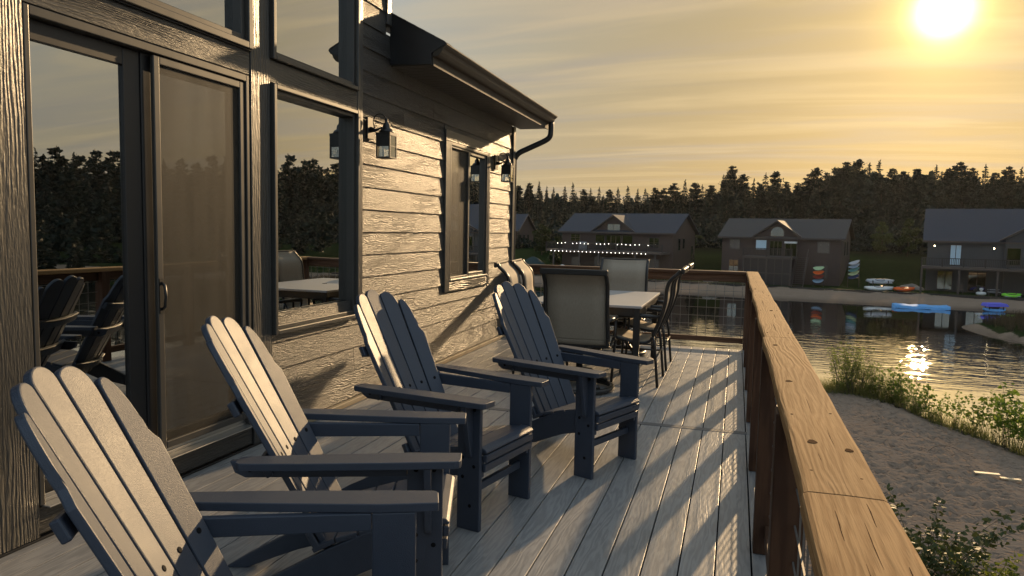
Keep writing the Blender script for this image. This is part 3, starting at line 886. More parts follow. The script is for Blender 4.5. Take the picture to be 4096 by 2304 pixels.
# ------------------------------------------------------------------ Adirondack chairs
NAVY = M['navy']
BW, BT = .2476, .0237      # half width over the legs, leg thickness
def make_adirondack(label):
    t = thing('adirondack_chair', label, 'chair', (0, 0, 0), 0, 'navy slatted chairs in a row on the deck')
    bt = MB().lathe([(.0085, -.003), (.0085, .0012), (.006, .002)], 8).mesh('bolt_head', M['bolt'])
    def bolt(par, u, v, z, sgn):
        o = link(bpy.data.objects.new('bolt_head', bt), par); o.location = (u, v, z); o.rotation_euler = (-sgn*pi/2, 0, 0)
    for s in (-1, 1):
        def vv(a, b): return (s*a, s*b)
        lo, li = s*BW, s*(BW-BT)
        leg = MB().box((-.120, lo, 0), (0, li, .585)).build('front_leg', NAVY, t, .004)
        for (u, z) in ((-.09, .560), (-.03, .560), (-.09, .335), (-.03, .300), (-.09, .245), (-.05, .115)):
            bolt(leg, u, lo, z, s)
        # side rail runs from the front leg down to the floor behind
        ri = s*(BW-BT-.001); ro = s*(BW-BT-.024)
        poly = [(-.004, .340), (-.15, .362), (-.26, .330), (-.39, .272), (-.50, .215), (-.62, .150), (-.80, .055), (-.885, .002), (-.80, .0), (-.70, .040), (-.60, .075), (-.50, .100), (-.41, .124), (-.30, .175), (-.22, .210), (-.14, .232), (-.004, .245)]
        sr = MB().prism(poly, 'y', ri, ro).build('side_rail', NAVY, t, .004)
        # arm with cut front corner, narrowing a little to the back
        pl = [(.062, s*.225), (.058, s*.221), (-.10, s*.221), (-.40, s*.250), (-.60, s*.272), (-.645, s*.278), (-.655, s*.288), (-.655, s*.342), (-.640, s*.354), (-.45, s*.350), (-.15, s*.332), (.040, s*.318), (.055, s*.313), (.062, s*.300)]
        MB().prism(pl, 'z', .586, .611).build('arm', NAVY, t, .006, 3)
        pr = [(-.122, .584), (-.122, .535), (-.655, .528), (-.690, .545), (-.705, .584)]
        ar = MB().prism(pr, 'y', lo-s*.001, li).build('arm_rail', NAVY, t, .003)
        bolt(ar, -.64, lo-s*.001, .556, s)
        # tapered bracket outside the leg
        bp = [(s*BW, .583), (s*(BW+.068), .583), (s*(BW+.064), .565), (s*(BW+.022), .36), (s*(BW+.014), .345), (s*BW, .345)]
        MB().prism(bp, 'x', -.060, -.036).build('arm_bracket', NAVY, t, .003)
    # seat
    def top(u):
        tb = [(-.40, .300), (-.32, .322), (-.22, .350), (-.12, .372), (-.04, .380), (.02, .370)]
        tb = [(-.44, .275)]+tb
        for (a, b), (c, d) in zip(tb, tb[1:]):
            if u <= c: return b+(d-b)*(u-a)/(c-a)
        return tb[-1][1]
    us = [(-.445, -.372), (-.366, -.293), (-.287, -.214), (-.208, -.135), (-.129, -.056)]
    for (a, b) in us:
        za, zb = top(a), top(b); dx, dz = b-a, zb-za; L = sqrt(dx*dx+dz*dz); nx_, nz = -dz/L*.018, dx/L*.018
        MB().prism([(a, za), (b, zb), (b-nx_, zb-nz), (a-nx_, za-nz)], 'y', -.2215, .2215).build('seat_slat', NAVY, t, .004)
    MB().prism([(-.050, .384), (-.012, .386), (.012, .378), (.024, .366), (.018, .358), (-.050, .364)], 'y', -.2215, .2215).build('seat_slat', NAVY, t, .004)
    MB().prism([(.0, .317), (.020, .317), (.022, .352), (.0, .354)], 'y', -.2215, .2215).build('apron_slat', NAVY, t, .004)
    MB().prism([(-.002, .272), (.014, .272), (.017, .308), (-.002, .309)], 'y', -.2215, .2215).build('apron_slat', NAVY, t, .004)
    MB().box((-.075, -.2225, .157), (-.050, .2225, .193)).build('stretcher', NAVY, t, .003)
    # fan back
    D = Vector((-.4797, 0, .8774)); N = Vector((.8774, 0, .4797)); B0 = Vector((-.405, 0, .205))
    tops = {0: .945, 1: .922, 2: .862}
    for k in range(-2, 3):
        a = abs(k); sg = 1 if k >= 0 else -1
        def Wd(tt): return .188+.082*tt
        def xin(tt): return ((a-.5)*2/5*Wd(tt)+.0035) if a else -Wd(tt)/5+.0035
        def xout(tt): return ((a+.5)*2/5*Wd(tt)-.0035)
        T_ = tops[a]; pts = []
        if a == 0:
            pts = [(xin(0), 0), (xout(0), 0)]
            w = xout(T_-.05)
            for i in range(11):
                an = pi*i/10; pts.append((w*cos(an), T_-.042+.042*sin(an)))
        else:
            pts = [(xin(0), 0)]
            if a == 2:
                e = xout(.645)
                pts += [(xout(0), 0), (e, .645), (e-.002, .655), (e-.010, .668), (e-.018, .690), (e-.019, .715)]
                o_ = e-.019; hs = .715
            else:
                pts += [(xout(0), 0), (xout(T_-.09), T_-.09)]
                o_ = xout(T_-.09); hs = T_-.075
            i_ = xin(T_)
            pk = i_+(o_-i_)*(.30 if a == 2 else .40)
            for i in range(9):          # outer shoulder curve up to the crest
                an = pi/2*i/8
                pts.append((pk+(o_-pk)*cos(an), hs+(T_-hs)*sin(an)))
            for i in range(1, 5):       # short fall to the inner corner
                an = pi/2*i/4
                pts.append((pk-(pk-i_)*sin(an), T_-.024*(1-cos(an))))
        pts = [(sg*x, y) for x, y in pts]
        cx = sum(p[0] for p in pts)/len(pts)
        # slat plane turned a little toward the sitter
        ang = {0: 0, 1: 10, 2: 19}[a]*sg
        c0 = (xin(.5)+xout(.5))/2*sg if a else 0
        off = {0: 0, 1: .007, 2: .029}[a]
        o = MB().prism([(x-c0, y) for x, y in pts], 'z', -.011, .011).build('back_slat', NAVY, t, .0045)
        # local x across, local y up the back, local z out of the front
        X = Vector((0, 1, 0)); Rm = Matrix((X, D, -N)).transposed()
        X2 = X*cos(radians(ang))+N*sin(radians(ang)); N2 = N*cos(radians(ang))-X*sin(radians(ang))
        Rm = Matrix((X2, D, X2.cross(D))).transposed().to_4x4()
        Rm.translation = B0+N*(off)+Vector((0, c0, 0))
        o.matrix_local = Rm
        so_ = link(bpy.data.objects.new('bolt_head', bt), o); so_.location = (0, .395, (.011 if X2.cross(D).dot(N) > 0 else -.011))
        if X2.cross(D).dot(N) < 0: so_.rotation_euler = (pi, 0, 0)
    # curved cross rails behind the slats
    for (tt, hw, hh) in ((.40, .262, .032), (.62, .250, .026), (.10, .222, .03)):
        mbx = MB(); n = 10; vs = []
        for i in range(n+1):
            v = -hw+2*hw*i/n
            bow = .040*(v/hw)**2
            base = B0+D*tt+N*(bow-.013)
            for (dn, dd) in ((0, -hh), (0, hh), (-.024, hh), (-.024, -hh)):
                p = base+N*dn+D*dd; vs.append((p.x, v, p.z))
        fs = []
        for i in range(n):
            for q in range(4):
                fs.append((i*4+q, (i+1)*4+q, (i+1)*4+(q+1) % 4, i*4+(q+1) % 4))
        fs += [(0, 1, 2, 3), (n*4+3, n*4+2, n*4+1, n*4)]
        mbx.add(vs, fs); mbx.build('back_rail', NAVY, t, .005)
    return t
proto = make_adirondack('navy slatted deck chair nearest the camera, cut off by the bottom edge')
CH = [(-.718, 1.548, .425, 'navy slatted deck chair in front of the sliding door, partly cut off at the bottom'),
      (-.988, 2.400, .340, 'navy slatted deck chair turned toward the railing, in front of the screen door edge'),
      (-1.002, 3.187, -.216, 'navy slatted deck chair below the tall picture window, third in the row'),
      (-.613, 4.030, -.389, 'navy slatted deck chair farthest along the row, beside the dining set')]
for i, (x, y, a, lb) in enumerate(CH):
    o = proto if i == 0 else copy_tree(proto)
    o['label'] = lb; o.location = (x, y, 0); o.rotation_euler = (0, 0, a)

# ------------------------------------------------------------------ dining set
CM = M['chair_metal']
def strip(prof, hw, th):
    """sling cloth following a profile of (u, z)"""
    vs = []; fs = []; n = len(prof)
    for i, (u, z) in enumerate(prof):
        a = Vector(prof[max(i-1, 0)]); b = Vector(prof[min(i+1, n-1)]); d = (b-a).normalized(); nn = Vector((-d.y, d.x))*th/2
        for k in range(5):
            v = -hw+2*hw*k/4; sag = -.012*(1-(v/hw)**2)
            for s in (1, -1):
                vs.append((u+nn.x*s, v, z+nn.y*s+sag*abs(d.x)))
    for i in range(n-1):
        for k in range(4):
            a = i*10+k*2; b = a+2; c = a+10; d = c+2
            fs.append((a, b, d, c)); fs.append((a+1, c+1, d+1, b+1))
        a = i*10; fs.append((a, a+10, a+11, a+1)); a = i*10+8; fs.append((a, a+1, a+11, a+10))
    fs.append((0, 1, 3, 2)); fs.append((2, 3, 5, 4)); fs.append((4, 5, 7, 6)); fs.append((6, 7, 9, 8))
    o = (n-1)*10
    for k in range(4): fs.append((o+2*k, o+2*k+2, o+2*k+3, o+2*k+1))
    return MB().add(vs, fs, True)
BACK = [(-.345, 1.045), (-.325, 1.015), (-.272, .965), (-.243, .92), (-.228, .85), (-.224, .77), (-.205, .68), (-.180, .60), (-.150, .52), (-.125, .455)]
SEAT = [(-.125, .455), (-.105, .420), (-.06, .402), (.02, .402), (.12, .420), (.21, .440), (.255, .440), (.285, .420)]
def frame_uprights(t, hw):
    for s in (-1, 1):
        MB().tube([(u-.006, s*hw, z) for u, z in spline2(BACK)], .017, 8).build('back_post', CM, t)
        MB().tube([(u, s*hw, z-.012) for u, z in spline2(SEAT)], .0125, 8).build('seat_rail', CM, t)
    MB().box((-.385, -hw-.017, 1.012), (-.355, hw+.017, 1.060)).build('top_rail', CM, t, .008, 3)
    MB().tube([(.270, -hw, .42), (.270, hw, .42)], .011, 8).build('seat_rail', CM, t)
def spline2(p): return [(v.x, v.y) for v in spline([(a, b, 0) for a, b in p], 4)]
def arms(t, hw):
    for s in (-1, 1):
        a = MB(); a.tube([(-.190, s*hw, .628), (-.10, s*(hw+.025), .632), (.06, s*(hw+.030), .632), (.17, s*(hw+.022), .625), (.195, s*(hw+.015), .605)], [.014, .018, .021, .019, .015], 8)
        a.build('arm', CM, t)
def sling_chair(label):
    t = thing('dining_chair', label, 'chair', (0, 0, 0), 0, 'sling chairs round the dining table')
    hw = .252
    frame_uprights(t, hw); arms(t, hw)
    strip(spline2(BACK), hw-.010, .004).build('sling_back', M['sling'], t)
    strip(spline2(SEAT), hw-.010, .004).build('sling_seat', M['sling'], t)
    for s in (-1, 1):
        MB().tube([(-.130, s*hw, .47), (-.150, s*(hw+.004), .36), (-.185, s*(hw+.012), .0)], .0125, 8).build('rear_leg', CM, t)
        MB().tube([(.195, s*(hw+.012), .605), (.200, s*(hw+.012), .40), (.225, s*(hw+.016), .0)], .0125, 8).build('front_leg', CM, t)
        MB().tube([(-.163, s*(hw+.006), .25), (.208, s*(hw+.012), .25)], .009, 6).build('stretcher', CM, t)
    MB().tube([(-.165, -hw, .27), (-.165, hw, .27)], .010, 6).build('stretcher', CM, t)
    return t
def swivel_chair(label):
    t = thing('swivel_chair', label, 'chair', (0, 0, 0), 0, 'swivel sling chairs at the table ends')
    hw = .262
    frame_uprights(t, hw); arms(t, hw)
    strip(spline2(BACK), hw-.012, .004).build('sling_back', M['sling'], t)
    strip(spline2(SEAT), hw-.012, .004).build('sling_seat', M['sling'], t)
    for s in (-1, 1):
        MB().tube([(.195, s*(hw+.012), .605), (.185, s*(hw+.010), .48), (.165, s*hw, .405)], .013, 8).build('arm_post', CM, t)
        MB().box((-.16, s*hw-.014, .405), (-.125, s*hw+.014, .47)).build('bracket', CM, t)
    b = MB(); b.box((-.16, -.10, .355), (.16, -.07, .385)); b.box((-.16, .07, .355), (.16, .10, .385)); b.box((-.10, -hw, .385), (-.07, hw, .405)); b.box((.09, -hw, .385), (.12, hw, .405))
    for k in range(4): b.tube([(-.13+.08*k, -.17, .34), (-.13+.08*k, .17, .34)], .014, 8)
    b.build('rocker_plate', CM, t, 0)
    MB().lathe([(.030, .10), (.030, .30), (.055, .33), (.055, .345)], 12).build('stem', CM, t)
    ring_ = [(.285*cos(2*pi*i/40), .285*sin(2*pi*i/40), .030) for i in range(40)]
    MB().tube(ring_, .024, 8, closed=True).build('base_ring', CM, t)
    for k in range(4):
        an = pi/4+pi/2*k
        MB().tube([(.02*cos(an), .02*sin(an), .17), (.12*cos(an), .12*sin(an), .155), (.22*cos(an), .22*sin(an), .085), (.285*cos(an), .285*sin(an), .055)], [.022, .022, .020, .022], 8).build('leg', CM, t)
    return t
sc = sling_chair('sling dining chair with its back to the railing, nearer the camera')
spots = [(-.80, 6.600, pi, 'side sling dining chair standing on the railing side of the table, nearer the camera'),
         (-.80, 7.430, pi, 'side sling dining chair standing on the railing side of the table, nearer the far railing'),
         (-1.800, 6.620, radians(7), 'sunlit sling dining chair on the house side of the table, nearer the camera'),
         (-1.815, 7.160, radians(6), 'sunlit sling dining chair on the house side of the table, nearer the far railing')]
for i, (x, y, a, lb) in enumerate(spots):
    o = sc if i == 0 else copy_tree(sc)
    o['label'] = lb; o.location = (x, y, 0); o.rotation_euler = (0, 0, a)
sw = swivel_chair('swivel sling chair at the near table end, its grey back toward the camera')
sw.location = (-1.255, 6.03, 0); sw.rotation_euler = (0, 0, pi/2+radians(1))
sw2 = copy_tree(sw); sw2['label'] = 'swivel sling chair at the far table end, facing the camera before the railing'
sw2.location = (-1.215, 7.98, 0); sw2.rotation_euler = (0, 0, -pi/2+radians(2))
tb = thing('dining_table', 'rectangular patio table with pale top and dark square legs', 'table', (-1.285, 7.05, 0))
MB().box((-.52, -.79, .700), (.52, .79, .722)).build('table_top', M['table_top'], tb, .004)
fr = MB(); ring(fr, -.50, .50, -.77, .77, .03, .63, .698)
fr.v = [(y, z, x) for (x, y, z) in fr.v]
fr.build('apron', CM, tb)
for sx in (-1, 1):
    for sy in (-1, 1):
        box('leg', (sx*.475-.028, sy*.745-.028, 0), (sx*.475+.028, sy*.745+.028, .699), CM, tb, .004)
MB().lathe([(.030, .7205), (.030, .7245), (.020, .7250)], 14).build('umbrella_hole', M['bolt'], tb)
# ------------------------------------------------------------------ the far shore
import numpy as np
rng = random.Random(5)

def gz(x, y): return terrain(x, y)

def far_house(label, loc, th, w, L, base, eave, ridge, wall, roof, front_gable=None, wins=(), right_wins=(), over=.5):
    """walk-out house; local x along the lake front, y away from the lake"""
    t = thing('lake_house', label, 'house', (loc[0], loc[1], 0), -radians(th), 'houses on the far shore')
    lo = base-1.0
    MB().prism([(0, lo), (L, lo), (L, eave), (L/2, ridge-.12), (0, eave)], 'x', 0, w).build('wall', wall, t)
    sl = (ridge-eave)/(L/2)
    r = MB()
    for sg in (1, -1):
        y0, z0 = (-over, eave-over*sl) if sg == 1 else (L+over, eave-over*sl)
        r.prism([(y0, z0), (L/2, ridge), (L/2, ridge+.16), (y0, z0+.16)], 'x', -over, w+over)
    r.build('roof', roof, t)
    b = MB(); b.box((-over, -over-.03, eave-over*sl-.06), (w+over, -over, eave-over*sl+.15))
    b.build('fascia', M['far_trim'], t)
    if front_gable:
        gx, gw, gzp, gd = front_gable          # middle, half width, peak height, how far it stands out
        s2 = (gzp-eave)/gw
        MB().prism([(gx-gw+.4, lo), (gx+gw-.4, lo), (gx+gw-.4, eave+.4*s2-.1), (gx, gzp-.1), (gx-gw+.4, eave+.4*s2-.1)], 'y', -gd, .5).build('gable', wall, t)
        r = MB()
        for sg in (-1, 1):
            r.prism([(gx, gzp), (gx+sg*gw*1.06, eave-.06*gw*s2), (gx+sg*gw*1.06, eave-.06*gw*s2+.17), (gx, gzp+.17)], 'y', -gd-.45, L/2)
        r.build('gable_roof', roof, t)
        b = MB()
        for sg in (-1, 1):
            b.prism([(gx, gzp-.02), (gx+sg*gw*1.06, eave-.06*gw*s2-.02), (gx+sg*gw*1.06, eave-.06*gw*s2+.17), (gx, gzp+.17)], 'y', -gd-.50, -gd-.452)
        b.build('barge_board', M['far_trim'], t)
    for (x0, x1, z0, z1, nx_, nz, yf, mat) in wins:
        c = ((x0+x1)/2, yf, (z0+z1)/2); hw, hh = (x1-x0)/2, (z1-z0)/2
        a = MB(); fwid = .07
        a.box((-hw-fwid, -.06, -hh-fwid), (hw+fwid, -.005, -hh)); a.box((-hw-fwid, -.06, hh), (hw+fwid, -.005, hh+fwid)); a.box((-hw-fwid, -.06, -hh), (-hw, -.005, hh)); a.box((hw, -.06, -hh), (hw+fwid, -.005, hh))
        for i in range(1, nx_): a.box((-hw+2*hw*i/nx_-.035, -.055, -hh), (-hw+2*hw*i/nx_+.035, -.004, hh))
        for i in range(1, nz): a.box((-hw, -.052, -hh+2*hh*i/nz-.025), (hw, -.004, -hh+2*hh*i/nz+.025))
        f = a.build('window', M['far_trim'], t); f.location = c
        MB().box((-hw, -.045, -hh), (hw, -.02, hh)).build('pane', M[mat], f)
    for (y0, y1, z0, z1) in right_wins:
        f = MB().box((-.01, -(y1-y0)/2-.08, -(z1-z0)/2-.08), (.03, (y1-y0)/2+.08, (z1-z0)/2+.08)).build('window', M['far_trim'], t); f.location = (w+.005, (y0+y1)/2, (z0+z1)/2)
        MB().box((.02, -(y1-y0)/2, -(z1-z0)/2), (.045, (y1-y0)/2, (z1-z0)/2)).build('pane', M['far_glass'], f)
    return t
def far_deck(t, x0, x1, zf, depth, posts, base, rail=1.0, yoff=0):
    MB().box((x0, -depth+yoff, zf-.28), (x1, yoff-.01, zf)).build('deck_floor', M['far_trim'], t)
    r = MB(); r.box((x0, -depth+yoff, zf+rail-.08), (x1, -depth+.06+yoff, zf+rail)); r.box((x0, -depth+yoff, zf+.08), (x1, -depth+.06+yoff, zf+.14))
    n = int((x1-x0)/.16)
    for i in range(n+1):
        x = x0+(x1-x0)*i/n; r.box((x-.028, -depth+.01+yoff, zf+.14), (x+.028, -depth+.05+yoff, zf+rail-.08))
    for i in range(int((x1-x0)/2)+1):
        x = x0+.05+(x1-x0-.1)*i/int((x1-x0)/2); r.box((x-.06, -depth-.01+yoff, zf), (x+.06, -depth+.08+yoff, zf+rail+.03))
    r.build('deck_rail', M['far_dark'], t)
    for x in posts: MB().box((x-.10, -depth+.05+yoff, base-1), (x+.10, -depth+.25+yoff, zf-.28)).build('deck_post', M['far_trim'], t)

M['pale_blue_pane'] = plain('pale_blue_pane', (.46, .60, .68), rough=.6)  # flat pale blue used as the pane colour on two far houses
M['dim_pane'] = plain('dim_pane', (.10, .085, .07), rough=.25, spec=.7)
# middle left house with the string lights
B2 = -4.65
h2 = far_house('brown lake house with blue grey roof and two rows of string lights on its deck', (-23.65, 99.4), 14, 16.2, 9.5, B2, 1.45, 3.85, M['far_wall'], M['far_roof'],
    (7.85, 3.0, 3.55, .0),
    [(1.4, 2.75, .0, .96, 2, 2, 0, 'far_glass'), (13.0, 14.3, -.6, .65, 2, 2, 0, 'far_glass'), (6.95, 8.75, 1.3, 2.4, 2, 1, 0, 'far_glass'), (5.2, 6.5, -.7, .9, 1, 1, 0, 'far_glass'), (6.8, 8.9, -1.15, .9, 3, 1, 0, 'far_glass'), (9.2, 10.6, -.7, .9, 1, 1, 0, 'far_glass'),
     (1.6, 2.9, -3.9, -2.2, 2, 1, 0, 'dim_pane'), (5.1, 6.5, -4.5, -2.1, 2, 1, 0, 'dim_pane'), (7.6, 8.7, -4.0, -2.1, 2, 1, 0, 'dim_pane'), (9.2, 10.3, -4.0, -2.1, 2, 1, 0, 'dim_pane'), (12.8, 14.4, -3.6, -2.2, 2, 1, 0, 'dim_pane')],
    [(2.2, 2.9, -.9, .6), (4.1, 4.7, -.7, .6), (7.8, 8.5, -2.0, -.4)])
far_deck(h2, -1.0, 15.9, -1.15, 3.0, [.2, 4.15, 7.0, 12.2, 14.9], B2)
# right-centre house with the stair
B3 = -4.75
h3 = far_house('brown lake house with arched gable window and a screened porch under its balcony', (-1.75, 96.8), 13.5, 14.1, 10, B3, 1.15, 3.35, M['far_wall'], M['far_roof_brown'],
    (6.8, 2.75, 3.05, .25),
    [(1.0, 2.2, -.5, .74, 2, 2, 0, 'dim_pane'), (4.3, 5.55, -.45, .70, 1, 1, -.25, 'pale_blue_pane'), (6.0, 7.4, -1.45, .6, 3, 1, -.25, 'far_glass'), (7.85, 9.1, -1.4, .32, 2, 1, -.25, 'far_glass'), (11.5, 12.8, -.68, .7, 2, 2, 0, 'dim_pane'),
     (11.4, 12.7, -3.7, -2.25, 2, 2, 0, 'dim_pane'), (1.0, 2.1, -3.6, -1.9, 2, 1, 0, 'far_glass')],
    [(3.4, 4.1, -1.0, .7), (6.2, 6.8, -1.0, .7)])
ap = MB(); pts = [(-.75, -.5), (.75, -.5), (.75, .02)]+[(.75*cos(a)*.95, .02+.58*sin(a)) for a in [pi*k/8 for k in range(1, 8)]]+[(-.75, .02)]
ap.prism([(x*1.1, y*1.12) for x, y in pts], 'y', -.06, -.005)
aw = ap.build('window', M['far_trim'], h3); aw.location = (6.8, -.25, 1.75)
MB().prism(pts, 'y', -.075, -.061).build('pane', M['far_glass'], aw)
MB().box((-.6, -.9, .0), (.75, 0, .22)).build('awning', M['white'], h3).location = (8.45, -.31, .38)
far_deck(h3, 3.3, 9.1, -1.25, 3.0, [3.4, 6.2, 9.0], B3)
sc_ = MB()
for x in (4.3, 5.2, 7.15, 8.05): sc_.box((x-.05, -2.90, B3-.5), (x+.05, -2.80, -1.55))
sc_.box((3.5, -2.90, -3.35), (8.9, -2.82, -3.22)); sc_.build('porch_frame', M['far_trim'], h3)
MB().box((3.52, -2.86, B3-.3), (8.88, -2.845, -1.55)).build('porch_screen', M['far_dark'], h3)
stp = MB()
for k in range(15):
    z = -1.3-k*.235; y = -.6-k*.20
    stp.box((9.3, y-.26, z-.05), (10.5, y, z))
for x in (9.25, 10.5): stp.prism([(-.4, -1.5), (-.4, -1.2), (-3.6, -4.75), (-3.6, -5.1)], 'x', x, x+.06); stp.prism([(-.4, -.35), (-.4, -.25), (-3.6, -3.8), (-3.6, -3.9)], 'x', x, x+.06)
stp.build('outside_stair', M['far_trim'], h3)
# far right house
B4 = -4.8
h4 = far_house('grey lake house with a broad deck on posts and two lit wall lamps', (21.05, 93.2), 13, 19.0, 11, B4, 1.25, 4.75, M['far_wall_grey'], M['far_roof'],
    (10.4, 3.4, 3.3, .4),
    [(2.3, 3.3, -1.6, .6, 2, 1, 0, 'pale_blue_pane'), (7.6, 8.8, -1.4, .4, 1, 1, -.4, 'far_glass'), (9.4, 11.4, -1.5, .45, 3, 1, -.4, 'far_glass'), (12.0, 13.2, -1.4, .4, 1, 1, -.4, 'far_glass'),
     (1.2, 2.6, -4.5, -2.4, 2, 1, 0, 'far_glass'), (4.2, 5.8, -4.5, -2.4, 2, 1, 0, 'far_glass'), (8.0, 9.6, -4.5, -2.4, 2, 1, 0, 'far_glass')])
aw = ap.build('window', M['far_trim'], h4); aw.location = (10.4, -.4, 1.75); aw.scale = (1.25, 1, 1.1)
MB().prism(pts, 'y', -.075, -.061).build('pane', M['far_glass'], aw)
far_deck(h4, -.5, 19.5, -1.75, 3.4, [-.4, 3.2, 6.7, 10.4, 14.2, 18.5], B4, .95)
for x, z in ((.7, .49), (6.4, .35)):
    lp = MB().box((-.07, -.16, -.12), (.07, -.005, .12)).build('wall_lamp', M['lantern'], h4); lp.location = (x, 0, z)
    MB().lathe([(.02, -.10), (.06, -.05), (.06, .04), (.02, .09)], 8, (0, -.20, 0)).build('bulb', M['bulb_warm'], lp)
# far left house behind the corner of ours
h1 = far_house('lake house at the far left with sunlit gable end and three small windows', (-46.9, 119.5), 8, 11.0, 6.9, -3.6, 1.45, 4.05, M['far_wall'], M['far_roof'], None,
    [(8.6, 9.8, -1.0, .4, 2, 1, 0, 'dim_pane')], [(.9, 1.45, -1.05, .55), (2.4, 3.05, -1.05, .55), (4.1, 4.75, -1.05, .55)])
far_deck(h1, 2.0, 11.0, -1.3, 2.2, [6.0, 10.8], -3.6)

# strings of lit bulbs on the middle left house
def to_world(t, p):
    th = t.rotation_euler.z; return Vector((t.location.x+p[0]*cos(th)-p[1]*sin(th), t.location.y+p[0]*sin(th)+p[1]*cos(th), p[2]))
bulb_me = MB().lathe([(.008, -.055), (.038, -.035), (.038, .005), (.018, .035), (.012, .05)], 6).mesh('bulb', M['bulb_lit'])
def string_lights(label, xs, z, sag, y):
    t = thing('string_lights', label, 'string lights', to_world(h2, (8, y, z)), h2.rotation_euler.z, 'string lights along the far deck')
    pts = []
    for k in range(41):
        x = xs[0]-.3+(xs[-1]-xs[0]+.6)*k/40; pts.append((x-8, 0, .06-sag*abs(sin(x*1.5))))
    MB().tube(pts, .012, 4).build('cable', M['lantern'], t)
    for x in xs:
        o = link(bpy.data.objects.new('bulb', bulb_me), t); o.location = (x-8, 0, -sag*abs(sin(x*1.5)))
string_lights('upper string of lit bulbs along the deck rail of the brown lake house', [.9, 1.5, 2.05, 3.2, 3.8, 4.35, 4.95, 5.5, 6.75, 7.3, 7.9, 8.5, 9.75, 10.35, 10.95, 11.55, 12.2, 12.8, 14.0], -.20, .10, -3.08)
string_lights('lower string of lit bulbs under the deck edge of the brown lake house', [-.1+.60*k for k in range(24)], -1.35, .04, -3.12)
# covered grill on that deck
g = to_world(h2, (4.3, -2.2, -1.15))
gr = thing('grill_cover', 'pale grill under a fitted cover on the deck with string lights', 'grill', g, h2.rotation_euler.z)
MB().prism([(-.50, 0), (.50, 0), (.47, .75), (.52, .85), (.45, 1.08), (-.45, 1.08), (-.52, .85), (-.47, .75)], 'y', -.3, .3).build('cover', M['grey_hull'], gr, .05, 2)
MB().box((-.52, -.31, .80), (.52, .31, .84)).build('hem', M['far_dark'], gr)

# ------------------------------------------------------------------ boats and beach things
def hull_mesh(L, Wd, H, mat, name, rocker=.10):
    vs = []; fs = []; n = 14; m_ = 10
    for i in range(n+1):
        u = -1+2*i/n; k = max(.02, (1-abs(u)**2.4)); w = Wd/2*k**.75; hh = H*(.55+.45*k); zc = rocker*u*u
        for j in range(m_):
            a = 2*pi*j/m_
            y = w*cos(a); z = hh/2*sin(a)*(1.0 if sin(a) < 0 else .75)
            vs.append((u*L/2, y, H/2+z+zc))
    for i in range(n):
        for j in range(m_):
            fs.append((i*m_+j, (i+1)*m_+j, (i+1)*m_+(j+1) % m_, i*m_+(j+1) % m_))
    fs.append(tuple(range(m_))[::-1]); fs.append(tuple(n*m_+j for j in range(m_)))
    return MB().add(vs, fs, True).mesh(name, mat)
def kayak(label, mat, p, q, z, roll=0, H=.42, L=None, W_=.78):
    d = Vector(q)-Vector(p); c = (Vector(p)+Vector(q))/2
    t = thing('kayak', label, 'kayak', (c.x, c.y, z), atan2(d.y, d.x), 'kayaks on the far beach')
    o = link(bpy.data.objects.new('hull', hull_mesh(L or d.length, W_, H, mat, 'hull')), t); o.rotation_euler = (roll, 0, 0)
    r = MB()
    ringp = [(.55*cos(2*pi*k/16), .22*sin(2*pi*k/16), H*.88) for k in range(16)]
    r.tube(ringp, .03, 6, closed=True); s_ = r.build('cockpit_rim', M['lantern'], t); s_.rotation_euler = (roll, 0, 0)
    MB().box((-L/2*.8 if L else -d.length*.4, -W_*.49, H*.48), (L/2*.8 if L else d.length*.4, W_*.49, H*.53)).build('rub_strip', M['far_trim'] if mat is M['orange'] else M['grey_hull'], t).rotation_euler = (roll, 0, 0)
    return t
kayak('white and grey kayak lying on the far beach under another one', M['white'], (14.1, 89.9), (17.3, 91.1), gz(15.7, 90.5)-.02, .3, .55, None, .9)
kayak('grey kayak on a low rack above a white one on the far beach', M['grey_hull'], (14.3, 90.5), (17.4, 91.6), gz(15.8, 91.0)+.80, .55, .5, None, .85)
kayak('orange kayak beside the stacked pair on the far beach', M['orange'], (17.0, 89.6), (19.5, 91.3), gz(18.2, 90.4)-.02, .35, .55, None, .85)
kayak('bright green kayak at the right end of the far beach', M['green'], (27.0, 87.7), (29.0, 88.4), gz(28, 88)-.02, .35, .5, None, .8)
rk = thing('kayak_rack', 'low timber rack holding a grey kayak above the beach', 'rack', (15.8, 91.0, gz(15.8, 91.0)), .34)
for x in (-.9, .9):
    MB().box((x-.05, -.45, 0), (x+.05, -.35, 1.1)).build('rack_post', M['far_dark'], rk); MB().box((x-.05, .35, 0), (x+.05, .45, 1.1)).build('rack_post', M['far_dark'], rk); MB().box((x-.04, -.5, .72), (x+.04, .5, .80)).build('rack_arm', M['far_dark'], rk)
